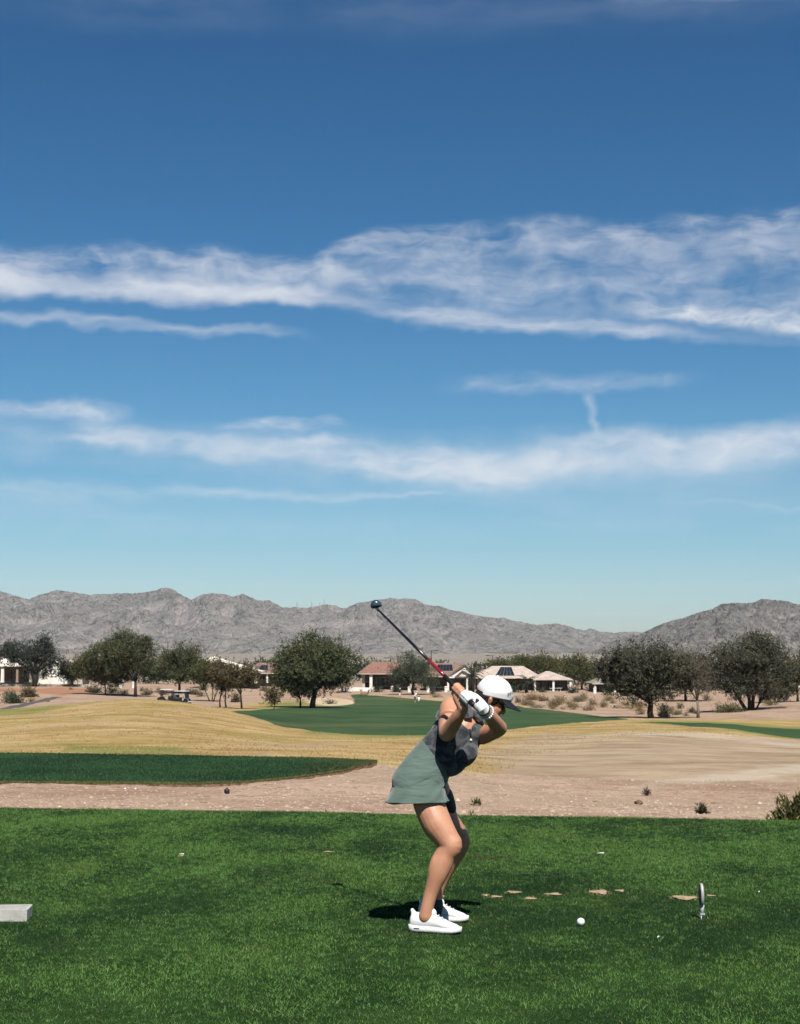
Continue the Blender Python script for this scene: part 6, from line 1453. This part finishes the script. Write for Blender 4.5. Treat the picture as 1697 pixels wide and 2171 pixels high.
# ================================================================== far golfers, carts, chairs
KHAKI = plain('khaki_cloth', (.35, .29, .2), .9); ORANGE = plain('orange_cloth', (.62, .12, .06), .9); WHITEX = plain('white_cloth', (.80, .80, .79), .9); DARKC = plain('dark_cloth', (.02, .022, .03), .9); FSKIN = plain('far_skin', (.42, .24, .17), .6)
def small_person(label, px, d, shirt, legs, capm, lean=0.0, stride=.12, arm=.25, turn=0.0, hh=1.72):
    g = on_ground(px, d); root = empty('person', g); tag(root, label, 'person', 'far golfers on the green')
    k = hh / 1.75; q = Matrix.Rotation(turn, 3, 'Z')
    def L(x, y, z): return g + q @ Vector((x * k + lean * max(0, z - .9), y * k, z * k))
    b = MB()
    for sg in (1, -1):
        limb3(b, [L(.0, .09 * sg, .92), L(.04 + .06 * sg * stride * 8, .10 * sg, .50), L(stride * sg, .10 * sg, .08)], [.085, .062, .042]); limb3(b, [L(stride * sg, .10 * sg, .05), L(stride * sg + .16, .11 * sg, .04)], [.045, .035])
        limb3(b, [L(0, .19 * sg, 1.40), L(.02 + arm * .4, .24 * sg, 1.14), L(.05 + arm, .20 * sg, .92 + arm * .3)], [.052, .042, .034])
        hd = L(.05 + arm, .20 * sg, .92 + arm * .3); limb3(b, [hd, hd + Vector((.03, 0, -.07)), hd + Vector((.04, 0, -.12))], [.034, .036, .02])
    limb3(b, [L(0, 0, .95), L(0, 0, 1.2), L(0, 0, 1.40), L(.01, 0, 1.52), L(.03, 0, 1.60)], [.13, .13, .15, .06, .06])
    ell(b, L(.04, 0, 1.65), q @ Vector((.10, 0, 0)), q @ Vector((0, .078, 0)), Vector((0, 0, .125))); limb3(b, [L(.13, 0, 1.66), L(.155, 0, 1.63)], [.015, .018])
    remesh(b, 'body', FSKIN, .018, 2, root)
    s = MB(); limb3(s, [L(0, 0, .93), L(0, 0, 1.15), L(0, 0, 1.36), L(0, 0, 1.44)], [.165, .165, .185, .12])
    for sg in (1, -1): limb3(s, [L(0, .15 * sg, 1.40), L(.02 + arm * .2, .225 * sg, 1.24)], [.075, .068])
    remesh(s, 'shirt', shirt, .022, 2, root)
    s = MB(); limb3(s, [L(0, 0, .98), L(0, 0, .88)], [.165, .16])
    for sg in (1, -1): limb3(s, [L(0, .09 * sg, .90), L(.04 + .06 * sg * stride * 8, .10 * sg, .52)], [.105, .085])
    remesh(s, 'shorts', legs, .022, 2, root)
    s = MB(); ell(s, L(.03, 0, 1.71), q @ Vector((.115, 0, 0)), q @ Vector((0, .095, 0)), Vector((0, 0, .085))); remesh(s, 'cap', capm, .018, 1, root)
    MB().add([(q @ Vector((x, y, z))) + (L(.03, 0, 1.70) - g) for x, y, z in ((.09, -.07, 0), (.21, -.05, -.03), (.21, .05, -.03), (.09, .07, 0), (.09, -.07, -.015), (.21, -.05, -.045), (.21, .05, -.045), (.09, .07, -.015))], [(0, 1, 2, 3), (7, 6, 5, 4), (0, 4, 5, 1), (1, 5, 6, 2), (2, 6, 7, 3), (3, 7, 4, 0)]).build('cap_brim', capm, root)
    return root
small_person('far person in dark top and white shorts walking on the sandy slope', 848, 272, DARKC, WHITEX, WHITEX, stride=.22, turn=R(15))
small_person('far person dressed in white bending beside a white golf bag', 880, 258, WHITEX, DARKC, WHITEX, lean=.35, stride=.10, arm=.38)
small_person('far person in an orange shirt beside the broadest mesquite', 688, 276, ORANGE, DARKC, DARKC, stride=.08, turn=R(-60))
g = on_ground(887.5, 258); root = empty('golf_bag', g); tag(root, 'white golf bag standing beside the bending far golfer', 'golf bag')
MB().tube([(0, 0, .02), (.06, 0, .45), (.11, 0, .85)], [.15, .16, .15], 12).build('bag_body', WHITEX, root, True); MB().tube([(.11, 0, .85), (.13, 0, .95)], [.16, .15], 12).build('bag_cuff', DARKC, root, True)
for k_ in range(5): MB().tube([(.12 + .03 * (k_ - 2), .04 * (k_ % 2), .9), (.15 + .05 * (k_ - 2), .05 * (k_ % 2), 1.15)], .012, 5).build('club', STEEL, root)

CARTB = plain('black_cart_paint', (.012, .013, .015), .25, .5); SEAT = plain('grey_vinyl', (.10, .10, .105), .6); TYRE = plain('tyre_rubber', (.015, .015, .016), .9); WINDS = plain('clear_windshield', (.02, .022, .024), .3, .3)
def cart(label, px, d, rz):
    g = on_ground(px, d); root = empty('golf_cart', g, rz); tag(root, label, 'golf cart', 'golf carts behind the mound')
    # body: profile in x (forward) / z extruded across y
    prof = [(-1.15, .35), (-1.15, .75), (-.95, .86), (-.45, .84), (-.40, .48), (.25, .42), (.45, .62), (.62, .86), (.95, .78), (1.18, .60), (1.20, .35)]
    vv = [Vector((x, y, z)) for y in (-.56, .56) for x, z in prof]; n = len(prof); ff = [tuple(range(n)), tuple(reversed(range(n, 2 * n)))] + [(i, (i + 1) % n, n + (i + 1) % n, n + i) for i in range(n)]
    MB().add(vv, ff).build('body', CARTB, root)
    MB().box((-.62, 0, .92), (.52, 1.05, .14)).build('seat', SEAT, root); MB().box((-.90, 0, 1.16), (.12, 1.05, .42)).build('backrest', SEAT, root)
    MB().box((-.12, 0, 1.84), (1.75, 1.14, .05)).box((-.12, 0, 1.875), (1.55, .98, .03)).build('roof', WHITEX, root)
    for sx, sy in ((-.92, -.5), (-.92, .5), (.62, -.5), (.62, .5)):
        MB().tube([(sx + (.12 if sx > 0 else -.03), sy, .78), (sx - (.02 if sx > 0 else -.02), sy, 1.83)], .022, 6).build('post', CARTB, root)
    MB().add([(.70, -.48, .88), (.70, .48, .88), (.60, .48, 1.78), (.60, -.48, 1.78), (.71, -.48, .88), (.71, .48, .88), (.61, .48, 1.78), (.61, -.48, 1.78)], [(0, 1, 2, 3), (7, 6, 5, 4), (0, 4, 5, 1), (1, 5, 6, 2), (2, 6, 7, 3), (3, 7, 4, 0)]).build('windshield', WINDS, root)
    for sx in (-.78, .82):
        for sy in (-.52, .52):
            t = MB(); vv = []; ff = []; nn = 18
            for yy, rr_ in ((-.09, .19), (-.075, .225), (.075, .225), (.09, .19)):
                for k_ in range(nn): a = 2 * math.pi * k_ / nn; vv.append(Vector((sx + math.cos(a) * rr_, sy + yy, .225 + math.sin(a) * rr_)))
            for i in range(3):
                for k_ in range(nn): ff.append((i * nn + k_, i * nn + (k_ + 1) % nn, (i + 1) * nn + (k_ + 1) % nn, (i + 1) * nn + k_))
            ff.append(tuple(range(nn))); ff.append(tuple(3 * nn + k_ for k_ in range(nn)))
            w_ = t.add(vv, ff).build('wheel', TYRE, root, False)
            MB().tube([(sx, sy - .10, .225), (sx, sy + .10, .225)], .11, 12).build('rim', STEEL, w_)
    MB().box((1.19, 0, .44), (.06, 1.08, .14)).build('bumper', WHITEX, root)
    for sy in (-.38, .38): MB().box((1.10, sy, .66), (.06, .18, .08)).build('headlight', WHITEX, root)
    MB().tube([(.42, -.25, .75), (.25, -.25, 1.05)], .02, 6).build('steering_column', CARTB, root)
    t = MB(); t.tube([(.25 + .07 * math.cos(a) , -.25 + .17 * math.sin(a), 1.05 + .12 * math.cos(a)) for a in np.linspace(0, 2 * math.pi, 17)], .014, 5, False); t.build('steering_wheel', CARTB, root)
cart('dark golf cart with pale roof, left one of the pair behind the mound', 353, 224, R(168)); cart('dark golf cart with white bumper, right one of the pair behind the mound', 387, 220, R(-24))

WOOD = plain('weathered_wood', (.40, .25, .14), .85, .15, var=.25, scale=8)
def lounge_chair(label, px, d, rz):
    g = on_ground(px, d); root = empty('garden_chair', g, rz); tag(root, label, 'chair', 'wooden garden chairs by the green')
    for j in range(5): MB().box((-.05 + j * .11, 0, .36 + j * .012), (.095, .56, .025)).build('seat_slat', WOOD, root)
    for j in range(5): MB().add([Vector((-.10 + dx_, -.26 + j * .112 + dy_, z_)) - Vector((0.33 * (z_ - .3), 0, 0)) for z_ in (.30, 1.08) for dx_, dy_ in ((0, 0), (.025, 0), (.025, .10), (0, .10))], [(0, 1, 2, 3), (7, 6, 5, 4), (0, 4, 5, 1), (1, 5, 6, 2), (2, 6, 7, 3), (3, 7, 4, 0)]).build('back_slat', WOOD, root)
    for sy in (-.32, .32):
        MB().box((.40, sy, .27), (.08, .04, .56)).build('front_leg', WOOD, root); MB().tube([(.42, sy, .34), (-.45, sy, .02)], .04, 4).build('back_leg', WOOD, root); MB().box((.08, sy, .57), (.78, .12, .025)).build('armrest', WOOD, root)
lounge_chair('wooden garden chair beside the green, left one of a pair', 768, 283, R(-50)); lounge_chair('wooden garden chair beside the green, right one of a pair', 779, 282, R(160))
# patio things by the leftmost house
g = on_ground(57, 297); root = empty('patio_umbrella', g); tag(root, 'folded red and white patio umbrella at the leftmost patio', 'umbrella')
MB().tube([(0, 0, 0), (0, 0, 2.4)], .03, 6).build('pole', WHITEX, root); MB().tube([(.16, 0, .75), (.04, 0, 1.3), (-.06, 0, 1.9), (-.08, 0, 2.3)], [.14, .19, .14, .03], 10).build('canopy', plain('red_canvas', (.55, .16, .14), .9), root, True)
for i, (px, dd, lb) in enumerate(((15, 298, 'pale patio table at the leftmost patio'), (1172, 306, 'white patio table between the tan house columns'), (1186, 307, 'white patio bench right of the middle column'))):
    g = on_ground(px, dd); root = empty('patio_table', g); tag(root, lb, 'table', 'pale patio furniture'); MB().lathe((0, 0, .70), [(.65, 0), (.66, .03), (.63, .05)], 16).build('table_top', WHITEX, root)
    for k_ in range(4): a = k_ * math.pi / 2 + .6; MB().tube([(math.cos(a) * .5, math.sin(a) * .5, 0), (math.cos(a) * .4, math.sin(a) * .4, .70)], .035, 6).build('leg', WHITEX, root)

# ================================================================== base colours: one albedo scale for the whole place
WHITES = {'white_cotton', 'white_leather', 'white_sole', 'ball_white', 'white_beads', 'white_cloth', 'white_stucco', 'white_tee', 'cream_tile'}
for m in bpy.data.materials:
    if not m.use_nodes: continue
    k = .62 if m.name in WHITES else .60 if m.name in ('grass_blades', 'turf_thatch') else .60 if m.name == 'tanned_skin' else .55
    nt = m.node_tree
    for nd in list(nt.nodes):
        inp = nd.inputs['Base Color'] if nd.type == 'BSDF_PRINCIPLED' else nd.inputs['Color'] if nd.type == 'BSDF_TRANSLUCENT' else None
        if inp is None: continue
        if inp.is_linked:
            src = inp.links[0].from_socket; nt.links.new(mixc(nt, 1.0, src, (k, k, k), 'MULTIPLY'), inp)
        else:
            c = inp.default_value; inp.default_value = (c[0] * k, c[1] * k, c[2] * k, 1)

# ================================================================== air
mb = MB(); mb.box((0, 3600, 165), (9000, 7400, 354))
hz_ = mb.build('haze', None); tag(hz_, kind='stuff')
hm = bpy.data.materials.new('haze_air'); hm.use_nodes = True; hm.node_tree.nodes.clear()
pv = hm.node_tree.nodes.new('ShaderNodeVolumePrincipled'); pv.inputs['Color'].default_value = (.80, .88, 1.0, 1); pv.inputs['Density'].default_value = 3.0e-5; pv.inputs['Anisotropy'].default_value = .0
ho = hm.node_tree.nodes.new('ShaderNodeOutputMaterial'); hm.node_tree.links.new(pv.outputs[0], ho.inputs['Volume'])
hz_.data.materials.append(hm)
